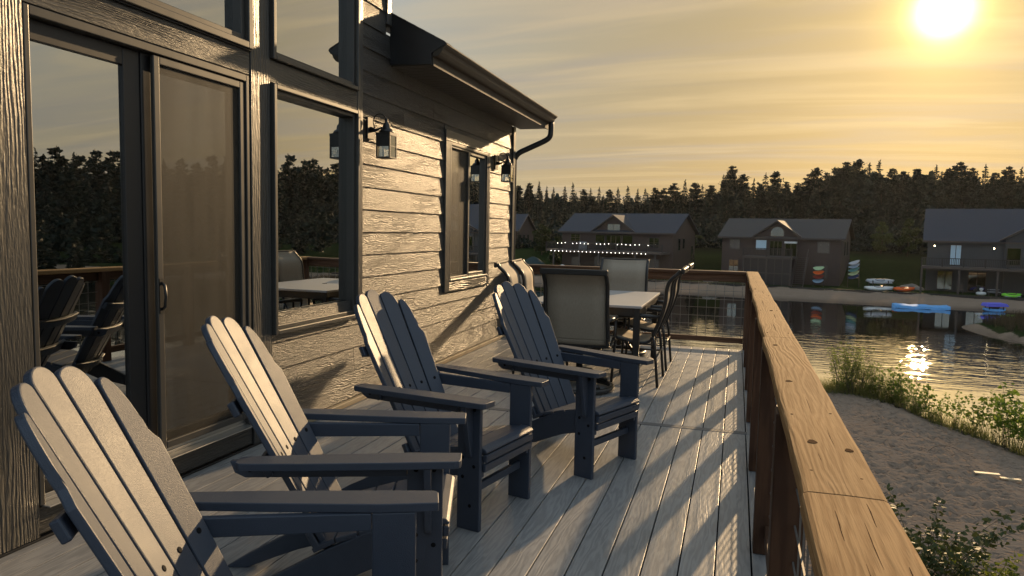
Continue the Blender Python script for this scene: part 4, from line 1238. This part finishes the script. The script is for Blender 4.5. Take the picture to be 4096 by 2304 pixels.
# two racks of boards by the brown house
def board_rack(label, p, rz, mats, z0, dz, W_, tilt, lbls):
    t = thing('board_rack', label, 'rack', (p[0], p[1], gz(*p)), rz, 'board racks by the far houses')
    H = z0+dz*len(mats)-gz(*p)
    MB().box((-.62, .3, 0), (-.55, .4, H)).build('rack_post', M['far_dark'], t); MB().box((.55, .3, 0), (.62, .4, H)).build('rack_post', M['far_dark'], t)
    for k, (mt, lb) in enumerate(zip(mats, lbls)):
        o = link(bpy.data.objects.new('paddle_board', hull_mesh(1.25, W_, .17, mt, 'paddle_board', .12)))
        z = z0+k*dz; o.location = (p[0], p[1]-.15, z); o.rotation_euler = (.5, tilt, rz)
        tag(o, lb, 'paddle board', 'boards stored on racks')
        MB().box((-.55, -.05, z-gz(*p)-.05), (.55, .40, z-gz(*p)-.01)).build('rack_arm', M['far_dark'], t)
board_rack('rack of four stored boards below the stair of the brown house', (9.45, 91.9), -.2, [M['paleblue'], M['red'], M['orange'], M['lime']], -4.05, .50, .9, -.10,
           ['pale blue board lowest on the rack below the stair', 'dark red board second from the bottom of the rack below the stair', 'orange board third from the bottom of the rack below the stair', 'pale green board on top of the rack below the stair'])
board_rack('rack of stored boards at the right corner of the brown house', (13.35, 92.4), -.1, [M['navyhull'], M['lime'], M['teal'], M['paleblue'], M['grey_hull']], -3.45, .42, .8, -.35,
           ['dark blue board lowest on the corner rack', 'lime board second on the corner rack', 'teal board in the middle of the corner rack', 'light blue board second from top on the corner rack', 'pale grey board topmost on the corner rack'])
# blue floating mat at the far water's edge
mt_ = MB()
n = 16; vs = []
for i in range(n+1):
    x = -2.4+4.8*i/n; z = .03*sin(i*.9)+.02*sin(i*2.1)
    vs += [(x, -.9, z-.02), (x, -.9, z+.27), (x, .9, z+.31), (x, .9, z)]
fs = []
for i in range(n):
    for q in range(4): fs.append((i*4+q, (i+1)*4+q, (i+1)*4+(q+1) % 4, i*4+(q+1) % 4))
fs += [(3, 2, 1, 0), (n*4, n*4+1, n*4+2, n*4+3)]
mt_.add(vs, fs)
fm = mt_.build('floating_mat', M['blue_mat'], None, .03, 2); fm.location = (17.65, 79.3, ZW+.02); fm.rotation_euler = (0, 0, -.02)
tag(fm, 'long light blue floating mat at the far water edge', 'floating mat')
pb = thing('pedal_boat', 'small blue pedal boat with a purple canopy by the grassy spit', 'boat', (24.05, 79.6, ZW-.08), .1)
o = link(bpy.data.objects.new('hull', hull_mesh(2.0, 1.3, .45, M['blue_mat'], 'hull')), pb)
MB().prism([(-.95, .62), (-.80, .88), (.75, .92), (1.0, .70), (.95, .62), (-.9, .56)], 'y', -.7, .7).build('canopy', M['purple'], pb, .05, 2)
for x in (-.6, .6):
    MB().box((x-.04, -.5, .3), (x+.04, -.42, .64)).build('canopy_post', M['far_dark'], pb); MB().box((x-.04, .42, .3), (x+.04, .5, .64)).build('canopy_post', M['far_dark'], pb)
MB().box((-.35, -.35, .25), (.25, .35, .52)).build('seat', M['far_dark'], pb)
wl = thing('lounge_float', 'white beach seat with a round back beside the low bench on the far beach', 'beach seat', (25.6, 89.2, gz(25.6, 89.2)))
MB().lathe([(.30, 0), (.48, .08), (.48, .26), (.34, .36)], 14).build('seat', M['white'], wl)
MB().lathe([(.10, .30), (.12, .55), (.20, .62), (.20, .72), (.05, .78)], 10).build('back', M['white'], wl)
bn_ = thing('bench', 'low grey bench on the far beach left of the green kayak', 'bench', (26.75, 89.0, gz(26.75, 89.0)))
MB().box((-.58, -.18, .38), (.58, .18, .44)).build('seat', M['grey_hull'], bn_); MB().box((-.58, .16, .60), (.58, .20, .68)).build('backrest', M['grey_hull'], bn_)
for x in (-.5, .5): MB().box((x-.04, -.16, 0), (x+.04, .2, .66)).build('leg', M['far_dark'], bn_)
rg = MB().tube([(.42*cos(2*pi*k/20), 0, .52+.42*sin(2*pi*k/20)) for k in range(20)], .13, 8, closed=True).build('swim_ring', M['white'])
rg.location = (-21.9, 93.2, gz(-21.9, 93.2)+.9); rg.rotation_euler = (0, -.3, .3); tag(rg, 'pale swim ring leaning outside the house with string lights', 'swim ring')
for i, (lx, lb) in enumerate(((3.4, 'pale patio chair under the grey house deck, near the second post'), (9.6, 'pale patio chair under the grey house deck, near the fourth post'))):
    p = to_world(h4, (lx, -2.2, 0)); t = thing('patio_chair', lb, 'chair', (p.x, p.y, gz(p.x, p.y)), -.3, 'chairs under the far deck')
    MB().box((-.3, -.3, .38), (.3, .3, .44)).build('seat', M['far_trim'], t); MB().box((-.3, .26, .44), (.3, .30, .95)).build('backrest', M['far_trim'], t)
    for sx in (-.27, .27):
        for sy in (-.27, .27): MB().box((sx-.03, sy-.03, 0), (sx+.03, sy+.03, .6)).build('leg', M['far_trim'], t)
# timber edging between lawn and beach, and stones
te = MB()
for k in range(40):
    x = -34+k*2.0; x2 = x+1.96
    y = 91.35-.15*x; y2 = 91.35-.15*x2
    z = -4.76
    te.add([(x, y-.1, z-.35), (x2, y2-.1, z-.35), (x2, y2+.1, z-.35), (x, y+.1, z-.35), (x, y-.1, z+.06), (x2, y2-.1, z+.06), (x2, y2+.1, z+.06), (x, y+.1, z+.06)], [(3,2,1,0),(4,5,6,7),(0,1,5,4),(1,2,6,5),(2,3,7,6),(3,0,4,7)])
o = te.build('retaining_edge', M['far_dark']); tag(o, 'low dark timber edging between lawn and far beach', 'retaining wall')
def rock(name, loc, r, label, seed, group=None):
    bmv = bmesh.new(); bmesh.ops.create_icosphere(bmv, subdivisions=2, radius=1)
    for v in bmv.verts:
        k = 1+.35*mnoise.noise(v.co*1.2+Vector((seed, 0, 0))); v.co = Vector((v.co.x*r[0], v.co.y*r[1], v.co.z*r[2]))*k
    me = bpy.data.meshes.new(name); bmv.to_mesh(me); bmv.free(); me.materials.append(M['stone'])
    o = link(bpy.data.objects.new(name, me)); o.location = loc; tag(o, label, 'rock', group); return o
for k, (x, y, r) in enumerate(((19.0, 93.2, .5), (19.8, 93.8, .7), (20.3, 92.6, .45), (18.3, 92.8, .35), (-3.2, 93.8, .5), (-2.5, 94.2, .4))):
    rock('boulder', (x, y, gz(x, y)+r*.2), (r*1.3, r, r*.7), ('pale boulder on the lawn left of the grey house' if x > 0 else 'pale boulder beside the left corner of the screened porch house'), k*3.1, 'boulders left of the grey house' if x > 0 else 'boulders by the porch house')
tp = MB(); vs = []; fs = []; nx_ = 14
for i in range(nx_+1):
    for j in range(nx_+1):
        u, v = -1+2*i/nx_, -1+2*j/nx_; z = max(0, 1-abs(u)**1.6)*max(0, 1-abs(v)**2)*1.7+.12*mnoise.noise((u*3, v*3, 1))
        vs.append((u*2.2, v*1.4, z))
for i in range(nx_):
    for j in range(nx_): a = i*(nx_+1)+j; fs.append((a, a+nx_+1, a+nx_+2, a+1))
tp.add(vs, fs, True); o = tp.build('tarpaulin', M['tarp']); o.location = (-27.2, 97.2, -4.0); tag(o, 'dark teal tarpaulin over a heap beside the far left house', 'tarpaulin')

# ------------------------------------------------------------------ trees
def cards(P, A, B):
    """quads centred on P spanned by half vectors A and B"""
    return np.stack([P-A*.2-B, P+A-B*.35, P+A*1.15+B*.35, P-A*.2+B], 1)
def cards_mesh(name, Q, mat):
    n = len(Q); me = bpy.data.meshes.new(name)
    me.vertices.add(n*4); me.vertices.foreach_set('co', Q.reshape(-1).astype(np.float32))
    me.loops.add(n*4); me.loops.foreach_set('vertex_index', np.arange(n*4, dtype=np.int32))
    me.polygons.add(n); me.polygons.foreach_set('loop_start', np.arange(0, n*4, 4, dtype=np.int32))
    if isinstance(mat, list):
        for m_ in mat: me.materials.append(m_)
    else: me.materials.append(mat)
    me.update(calc_edges=True); me.validate()
    return me
def unit(v): return v/np.maximum(1e-6, np.linalg.norm(v, axis=1, keepdims=True))
def conifer_cards(h, R, n, g, low=.10, size=.5):
    nw = int(h/.36); k0 = (np.arange(nw)+g.uniform(-.3, .3, nw))/nw
    wh = low+(.985-low)*k0
    wa = g.uniform(0, 2*pi, nw); wl = g.uniform(.72, 1.12, nw)
    wt = np.clip(1.05-k0, .10, 1); i = g.choice(nw, n, p=wt/wt.sum())
    rmax = R*np.clip(1.02-k0[i], .03, 1)**.9*wl[i]*np.where(k0[i] < .1, .75, 1)
    k = g.integers(0, 6, n)
    ang = wa[i]+k*2*pi/6+g.normal(0, .22, n)
    rr = np.sqrt(g.uniform(0.0, 1, n))*rmax*(.75+.3*np.cos(ang*3+i*2.3))
    z = wh[i]*h-rr*.36+.08*rr*rr+g.normal(0, .07, n)
    P = np.stack([rr*np.cos(ang), rr*np.sin(ang), z], 1)
    A = unit(np.stack([np.cos(ang)+g.normal(0, .3, n), np.sin(ang)+g.normal(0, .3, n), g.normal(-.22, .25, n)], 1))
    Bv = unit(np.cross(A, g.normal(0, 1, (n, 3))+np.array([0, 0, 1.2])))
    s = size*(.42+.6*(1-k0[i]))[:, None]*g.uniform(.6, 1.25, (n, 1))
    top = np.stack([g.normal(0, .04, 30), g.normal(0, .04, 30), h*g.uniform(.84, .985, 30)], 1)
    tA = unit(np.stack([g.normal(0, .45, 30), g.normal(0, .45, 30), np.ones(30)], 1)); tB = unit(np.cross(tA, g.normal(0, 1, (30, 3))))
    return np.concatenate([cards(P, A*s*.75, Bv*s*.36), cards(top, tA*.26, tB*.07)])
def pine_cards(h, R, n, g, low=.32, size=.5):
    """irregular tiers of upswept tufts with gaps between them"""
    nw = int(h*1.5); k0 = (np.arange(nw)+g.uniform(.1, .9, nw))/nw
    na = 5; wa = g.uniform(0, 2*pi, (nw, na)); wl = g.uniform(.35, 1.12, (nw, na))
    k = g.integers(0, na, n)
    env = R*np.minimum(.55+k0*1.6, 1.0)*np.clip(1.03-k0, .05, 1)**.75
    wt = env+.5; i = g.choice(nw, n, p=wt/wt.sum())
    L = env[i]*wl[i, k]
    t = g.uniform(.25, 1.0, n)**.7
    tuft = .15+.11*L
    ang = wa[i, k]+g.normal(0, .10, n)
    rr = L*t
    P = np.stack([rr*np.cos(ang), rr*np.sin(ang), (low+(.985-low)*k0[i])*h+rr*.10], 1)+g.normal(0, 1, (n, 3))*np.stack([tuft, tuft, tuft*.55], 1)
    A = unit(np.stack([np.cos(ang)+g.normal(0, .6, n), np.sin(ang)+g.normal(0, .6, n), g.normal(.35, .45, n)], 1))
    Bv = unit(np.cross(A, g.normal(0, 1, (n, 3))))
    s = size*g.uniform(.55, 1.3, (n, 1))
    return cards(P, A*s*.6, Bv*s*.34), [(L_*cos(a_), L_*sin(a_), (low+(.985-low)*kk)*h) for kk, e_ in zip(k0, env) for a_, L_ in ((g.uniform(0, 6.28), e_*.7),)]
def lobe_cards(h, R, n, g, lobes, size, low):
    L = []
    for _ in range(lobes):
        t = g.uniform(low, 1); a = g.uniform(0, 2*pi); tt = (t-low)/(1-low); prof = (min(1, .45+tt*2.2)*(1.04-tt)**.55) if low > .3 else np.sin(np.clip(tt, 0, 1)*pi*.86+.42)
        r = R*prof*g.uniform(.25, .8); rad = R*g.uniform(.17, .34)*(.6+.5*prof)
        L.append((r*cos(a), r*sin(a), t*h-rad*.5, rad))
    L = np.array(L); i = g.integers(0, lobes, n)
    d = unit(g.normal(0, 1, (n, 3))); q = g.uniform(.35, 1.05, (n, 1))
    P = L[i, :3]+d*L[i, 3:4]*q*np.array([1.2, 1.2, .66])
    A = unit(d+g.normal(0, .8, (n, 3))); Bv = unit(np.cross(A, g.normal(0, 1, (n, 3))))
    s = size*g.uniform(.55, 1.3, (n, 1))
    return cards(P, A*s*.6, Bv*s*.4), L
def trunk_mb(h, r, limbs=(), bend=0):
    mbx = MB(); pts = [(bend*sin(k*.7)*h*.02, bend*cos(k*.9)*h*.015, h*k/6-.4*(k == 0)) for k in range(7)]
    mbx.tube(pts, [r*(1-.14*k) for k in range(7)], 7)
    for (x, y, z) in limbs: mbx.tube([(0, 0, z*.78), (x*.5, y*.5, z*.93), (x, y, z)], [r*.34, r*.22, r*.08], 5)
    return mbx
g = np.random.default_rng(3)
PROTO = {}
def add_proto(kind, label, k, Q, mb_, mat, group):
    PROTO.setdefault(kind, []).append((cards_mesh(kind+'_crown', Q, mat), mb_.mesh(kind+'_trunk', M['trunk']), label, group))
for k in range(4):
    Q = conifer_cards(12, 2.0+.35*k, 2600, g, size=.62)
    add_proto('spruce_tree', 'dark pointed spruce in the wood behind the far houses', k, Q, trunk_mb(11.5, .17), M['needles'], 'spruces of the far wood')
for k in range(4):
    Q, L = pine_cards(12, 2.7+.3*k, 4600, g, .30, .40)
    add_proto('pine_tree', 'tall pine with clumped rounded crown in the wood behind the far houses', k, Q, trunk_mb(11, .20, [tuple(l[:3]) for l in L[:9]], 1), M['pine_needles'], 'pines of the far wood')
for k in range(3):
    Q, L = lobe_cards(9, 3.3, 2800, g, 22, .52, .18)
    add_proto('leafy_tree', 'rounded leafy tree at the edge of the far wood', k, Q, trunk_mb(7.5, .16, [tuple(l[:3]) for l in L[:9]], 1), M['broad_leaves'], 'leafy trees of the far wood')
def tree(kind, x, y, h, label=None):
    ps = PROTO[kind]; cm, tm, lb, gp = ps[rng.randrange(len(ps))]
    t = thing(kind, label or lb, 'tree', (x, y, gz(x, y)-.1), rng.uniform(0, 6.28), gp if not label else None)
    base = {'spruce_tree': 12, 'pine_tree': 12, 'leafy_tree': 9}[kind]
    w = h/base*rng.uniform(.85, 1.15); t.scale = (w, w, h/base)
    link(bpy.data.objects.new('trunk', tm), t); link(bpy.data.objects.new('crown', cm), t)
    return t
EL = [(-60, 3.6), (-20, 3.4), (-17, 3.5), (-14, 3.35), (-10.8, 3.25), (-8, 3.2), (-6, 3.35), (-4.7, 3.55), (-2.2, 3.5), (-1.2, 4.1), (-.3, 4.75), (.5, 4.2), (1.4, 4.0), (2.0, 4.6), (2.7, 4.3), (3.3, 3.8), (4.2, 3.5), (5.0, 4.2), (6, 4.75), (7.5, 4.8), (9.1, 5.1), (10, 4.7), (11, 4.25), (12.2, 4.3), (13.5, 4.85), (14.5, 4.5), (16, 4.3), (18, 4.15), (25, 4.8), (32, 5.2), (45, 5.0), (70, 4.6)]
def el_at(az):
    for (a, b), (c, d) in zip(EL, EL[1:]):
        if az <= c: return b+(d-b)*(az-a)/(c-a)
    return EL[-1][1]
def plant_row(dist, step, lo, hi, az0, az1, mixf):
    az = az0
    while az < az1:
        r = dist+rng.uniform(-4, 4); x, y = r*sin(radians(az)), r*cos(radians(az))
        top = CAMZ+r*math.tan(radians(el_at(az)+.40))*rng.uniform(lo, hi); h = top-gz(x, y)
        blocked = False
        for hx, hy, hr in ((-17, 103, 9), (4, 101, 8.5), (30, 96, 11), (-41, 122, 7)):
            if hypot(x-hx, y-hy) < hr: blocked = True
        if h > 3 and not blocked: tree(mixf(az), x, y, h)
        az += math.degrees(step/r)*rng.uniform(.7, 1.3)
hypot = math.hypot
def mix_back(az):
    u = rng.random()
    if az < -1.5: return 'spruce_tree' if u < .80 else 'pine_tree'
    if az < 4: return 'pine_tree' if u < .50 else 'spruce_tree'
    return 'pine_tree' if u < .70 else 'spruce_tree'
plant_row(188, 2.2, .90, 1.06, -22, 21, mix_back)
plant_row(166, 3.2, .66, .88, -22, 21, mix_back)
plant_row(146, 4.6, .34, .52, -22, 21, mix_back)
plant_row(119, 5.6, .0, .15, -22, 21, lambda az: 'spruce_tree' if rng.random() < .45 else ('leafy_tree' if rng.random() < .6 else 'pine_tree'))
tree('leafy_tree', 22.6, 110.5, 5.2, 'broad olive green tree between the brown house and the grey house')
tree('leafy_tree', 19.6, 112.5, 4.6, 'dim bushy tree left of the grey house, beside taller pines')
tree('leafy_tree', -25.5, 104, 4.4, 'leafy tree between the far left house and the house with string lights')
tree('leafy_tree', -29.0, 108, 5.2, 'taller leafy tree right beside the far left house')
tree('spruce_tree', -5.35, 95.2, 4.2, 'small spiky fir at the right corner of the house with string lights')
for x, y in ((15.2, 118), (16.4, 119), (18.2, 121)):
    pass
# the unbroken depth of the wood behind, and its continuation round the lake
def forest_mesh():
    gg = np.random.default_rng(9); out = []
    base = [conifer_cards(12, 2.4, 330, gg, .05, 1.25), pine_cards(12, 3.1, 420, gg, .25, 1.1)[0]]
    fine = [conifer_cards(12, 2.2, 800, gg, .05, .95), pine_cards(12, 3.0, 900, gg, .30, .80)[0]]
    def put(lib, az, r, lo, hi):
        x, y = r*sin(radians(az)), r*cos(radians(az)); z0 = terrain(x, y)
        h = CAMZ+r*math.tan(radians(el_at(az)))*gg.uniform(lo, hi)-z0
        q = lib[0 if (gg.random() < (.85 if az < 3 else .45)) else 1]; a = gg.uniform(0, 2*pi); s = h/12; w = s*gg.uniform(.85, 1.25)
        c, n = cos(a), sin(a); R = np.array([[c*w, -n*w, 0], [n*w, c*w, 0], [0, 0, s]])
        out.append(q@R.T+np.array([x, y, z0-.1]))
    for r, lo, hi in ((198, .86, .99), (210, .84, .97), (176, .70, .84), (156, .5, .66)):
        az = -30
        while az < 26: put(base, az, r+gg.uniform(-4, 4), lo, hi); az += math.degrees(3.4/r)
    for r, lo, hi in ((186, .85, 1.05), (196, .85, 1.0), (160, .55, .8), (132, .30, .5), (108, .06, .22)):
        az = 22
        while az < 78: put(fine if r > 170 else base, az, r+gg.uniform(-3, 3), lo, hi); az += math.degrees(3.6/r)
    for r, lo, hi in ((186, .85, 1.05), (160, .55, .8), (132, .30, .5)):
        az = -62
        while az < -24: put(base, az, r+gg.uniform(-3, 3), lo, hi); az += math.degrees(4.0/r)
    shrub = [lobe_cards(12, 7.0, 260, gg, 12, 3.2, .05)[0]]*2
    for r, hh in ((119, 2.2), (131, 3.0), (143, 3.4), (160, 4.0), (182, 6.5), (204, 10.5), (216, 12)):
        az = -26
        while az < 75:
            x, y = r*sin(radians(az)), r*cos(radians(az)); a = gg.uniform(0, 2*pi); s = hh*gg.uniform(.7, 1.3)/12*(1 if az > 4 or hh < 6 else .62); c, n = cos(a), sin(a)
            out.append(shrub[0]@np.array([[c*s, -n*s, 0], [n*s, c*s, 0], [0, 0, s]]).T+np.array([x, y, terrain(x, y)-.3])); az += math.degrees(2.2/r)
    return cards_mesh('forest', np.concatenate(out), M['needles'])
fo = link(bpy.data.objects.new('forest', forest_mesh())); tag(fo, 'deep dark wood standing unbroken behind the lakeside houses', kind='stuff')

# ------------------------------------------------------------------ plants on the near shore
def sapling(h, nst, nl, g, leaf, spread, lean=.12, droop=0, narrow=.55):
    st = MB(); Ps = []; As = []
    for s in range(nst):
        a = g.uniform(0, 2*pi); hh = h*g.uniform(.55, 1.0); lx, ly = g.normal(0, lean), g.normal(0, lean)
        bx, by = spread*g.uniform(0, .35)*cos(a), spread*g.uniform(0, .35)*sin(a)
        def pt(t): return np.array([bx+(spread*cos(a)*.65+lx*hh)*t**1.4, by+(spread*sin(a)*.65+ly*hh)*t**1.4, hh*t-droop*t**3])
        st.tube([tuple(pt(k/5)) for k in range(6)], [.011, .010, .008, .006, .004, .002], 4)
        for l in range(nl):
            t = g.uniform(.22, 1)**.8; p = pt(t); rr = .22*h*(1.05-t)*g.uniform(.15, 1)+.03; b = g.uniform(0, 2*pi)
            Ps.append(p+np.array([rr*cos(b), rr*sin(b), g.normal(.03, .05)])); As.append([cos(b), sin(b), g.normal(.1, .5)])
    P = np.array(Ps); A = unit(np.array(As)); n = len(P)
    Bv = unit(np.cross(A, g.normal(0, 1, (n, 3))+np.array([0, 0, .8]))); s = leaf*g.uniform(.6, 1.25, (n, 1))
    return st, cards(P, A*s*.6, Bv*s*narrow*.6)
PL = {}
for kind, prm, mat in (('alder_sapling', dict(h=1.7, nst=5, nl=36, leaf=.12, spread=.45, narrow=.75), 'shore_leaves'),
                       ('willow_shrub', dict(h=2.0, nst=9, nl=34, leaf=.10, spread=.60, narrow=.28, lean=.08), 'willow_leaves'),
                       ('low_shrub', dict(h=.8, nst=9, nl=50, leaf=.085, spread=.5, narrow=.5), 'willow_leaves')):
    for k in range(3):
        st, Q = sapling(g=g, **prm)
        PL.setdefault(kind, []).append((cards_mesh(kind+'_leaves', Q, M[mat]), st.mesh(kind+'_stems', M['stem'])))
LBL = {'alder_sapling': ('young round-leaved sapling standing against the shining water on the near bank', 'saplings along the near bank'),
       'willow_shrub': ('slender yellow green willow shrub on the near water edge', 'willow shrubs along the near bank'),
       'low_shrub': ('low green shrub in the strip of plants between sand and water', 'low shrubs along the near bank')}
def plant(kind, x, y, s, label=None, z=None):
    lm, sm, = PL[kind][rng.randrange(3)]
    lb, gp = LBL[kind]
    t = thing(kind, label or lb, 'shrub' if kind != 'alder_sapling' else 'sapling', (x, y, (gz(x, y) if z is None else z)-.03), rng.uniform(0, 6.28), None if label else gp)
    t.scale = (s, s, s*rng.uniform(.9, 1.1))
    link(bpy.data.objects.new('stems', sm), t); link(bpy.data.objects.new('leaves', lm), t); return t
def bank(xa): return shore_y(xa)
for k in range(14):
    x = rng.uniform(4.2, 6.1); plant('willow_shrub', x, bank(x)-rng.uniform(.1, 1.2), rng.uniform(.85, 1.15)*(1.12 if x < 5.3 else .85))
for k in range(11):
    x = rng.uniform(5.6, 7.3); plant('willow_shrub', x, bank(x)-rng.uniform(.2, .9), rng.uniform(.5, .8))
for x, s in ((6.15, 1.0), (6.5, .95), (6.75, 1.1), (7.0, .95), (7.25, .95), (7.5, .75), (7.9, .85), (8.25, .9), (8.45, 1.05), (8.7, 1.1), (8.85, 1.35), (9.0, 1.4), (9.2, 1.35), (9.5, 1.1), (9.9, 1.2)):
    plant('alder_sapling', x, bank(x)-rng.uniform(.15, .8), s)
for k in range(12):
    x = rng.uniform(4.5, 8.3); plant('low_shrub', x, bank(x)-rng.uniform(.35, 1.25), rng.uniform(.5, .95))
for k in range(7):
    x = rng.uniform(8.2, 10.0); plant('willow_shrub', x, bank(x)-rng.uniform(.5, 1.3), rng.uniform(.45, .7))
# bigger bush on the sand close to the deck
bst, bQ = sapling(1.9, 24, 62, g, .12, 1.15, .16, .25, .55)
bb = thing('bush', 'dark leafy bush on the sand below the wooden railing', 'bush', (3.35, 13.6, gz(3.35, 13.6)-.05))
bst.build('stems', M['stem'], bb); link(bpy.data.objects.new('leaves', cards_mesh('bush_leaves', bQ, M['broad_leaves'])), bb)
plant('low_shrub', 4.15, 13.3, 1.1, 'small shrub on the sand at the right foot of the dark bush')
plant('low_shrub', 4.75, 13.0, .9, 'small shrub on the sand at the bottom right corner')
plant('low_shrub', 4.5, 13.8, .8, 'wispy little shrub on the sand behind the corner shrub')
# grasses: near bank, spit
def grass_mesh(name, pts, g, hmin, hmax, wid):
    pts = np.array(pts); n = len(pts); a = g.uniform(0, 2*pi, n); h_ = g.uniform(hmin, hmax, n)
    d = np.stack([np.cos(a), np.sin(a), np.zeros(n)], 1)*wid; ln = np.stack([g.normal(0, .25, n)*h_, g.normal(0, .25, n)*h_, h_], 1)
    Q = np.stack([pts-d, pts+d, pts+ln+d*.15, pts+ln-d*.15], 1)
    return cards_mesh(name, Q, M['reed_blades' if name[0] == 's' else 'grass_blades'])
gp_ = []
while len(gp_) < 4500:
    x = rng.uniform(3.6, 11); y = bank(x)-abs(rng.gauss(.55, .55))-.02
    if mnoise.noise((x*1.3, y*1.3, 0)) > -.15 or rng.random() < .12: gp_.append((x, y, gz(x, y)-.02))
o = link(bpy.data.objects.new('bank_grass', grass_mesh('bank_grass', gp_, g, .15, .60, .008))); tag(o, 'thin yellow green grass along the near bank', kind='stuff')
gp_ = []
while len(gp_) < 16000:
    x, y = rng.uniform(15, 41), rng.uniform(49, 71)
    d = spit(x, y)
    if d < .78+.1*mnoise.noise((x*.7, y*.7, 0)): gp_.append((x, y, gz(x, y)-.02))
o = link(bpy.data.objects.new('spit_grass', grass_mesh('spit_grass', gp_, g, .25, .85, .022))); tag(o, 'tangled grass covering the small spit in the lake', kind='stuff')
# driftwood planks on the sand
for (x, y, L, a, lb) in ((6.75, 21.95, .62, .10, 'pale weathered plank lying on the sand, the left of two'), (7.32, 22.0, .50, .03, 'pale weathered plank lying on the sand, the right of two')):
    z = max(gz(x+dx, y) for dx in (-.25, 0, .25))
    o = MB().box((-L/2, -.07, 0), (L/2, .07, .045)).build('plank', M['far_trim'] if False else M['ledger'], None, .004); o.location = (x, y, z+.01); o.rotation_euler = (0, .02, a); tag(o, lb, 'plank', 'planks on the sand')

tw = MB().tube(spline([(-.55, .10, .03), (-.3, .32, .14), (.05, .36, .17), (.35, .16, .10), (.62, -.20, .03)], 5), [.012]*5+[.010]*5+[.008]*5+[.006]*6, 5)
tw.tube([(.05, .36, .17), (.2, .5, .2), (.3, .58, .16)], .005, 4); tw.tube([(.35, .16, .10), (.55, .22, .12)], .004, 4)
o = tw.build('dead_branch', M['trunk']); o.location = (6.35, 23.9, gz(6.35, 23.9)); tag(o, 'thin curved dead branch lying on the sand before the shore plants', 'branch')

# ------------------------------------------------------------------ evening air
hz_m = bpy.data.materials.new('haze'); hz_m.use_nodes = True
t = NT(hz_m.node_tree); t.n.remove(t.n['Principled BSDF'])
pv = t.add('ShaderNodeVolumePrincipled')
pv.inputs['Color'].default_value = (.96, .98, 1.0, 1); pv.inputs['Density'].default_value = .00005; pv.inputs['Anisotropy'].default_value = .55
t.l.new(pv.outputs[0], t.n['Material Output'].inputs['Volume'])
hz = MB().box((-3000, -3000, -9), (3000, 3600, 32)).build('haze', hz_m)
tag(hz, 'thin golden evening haze over the lake', kind='stuff')
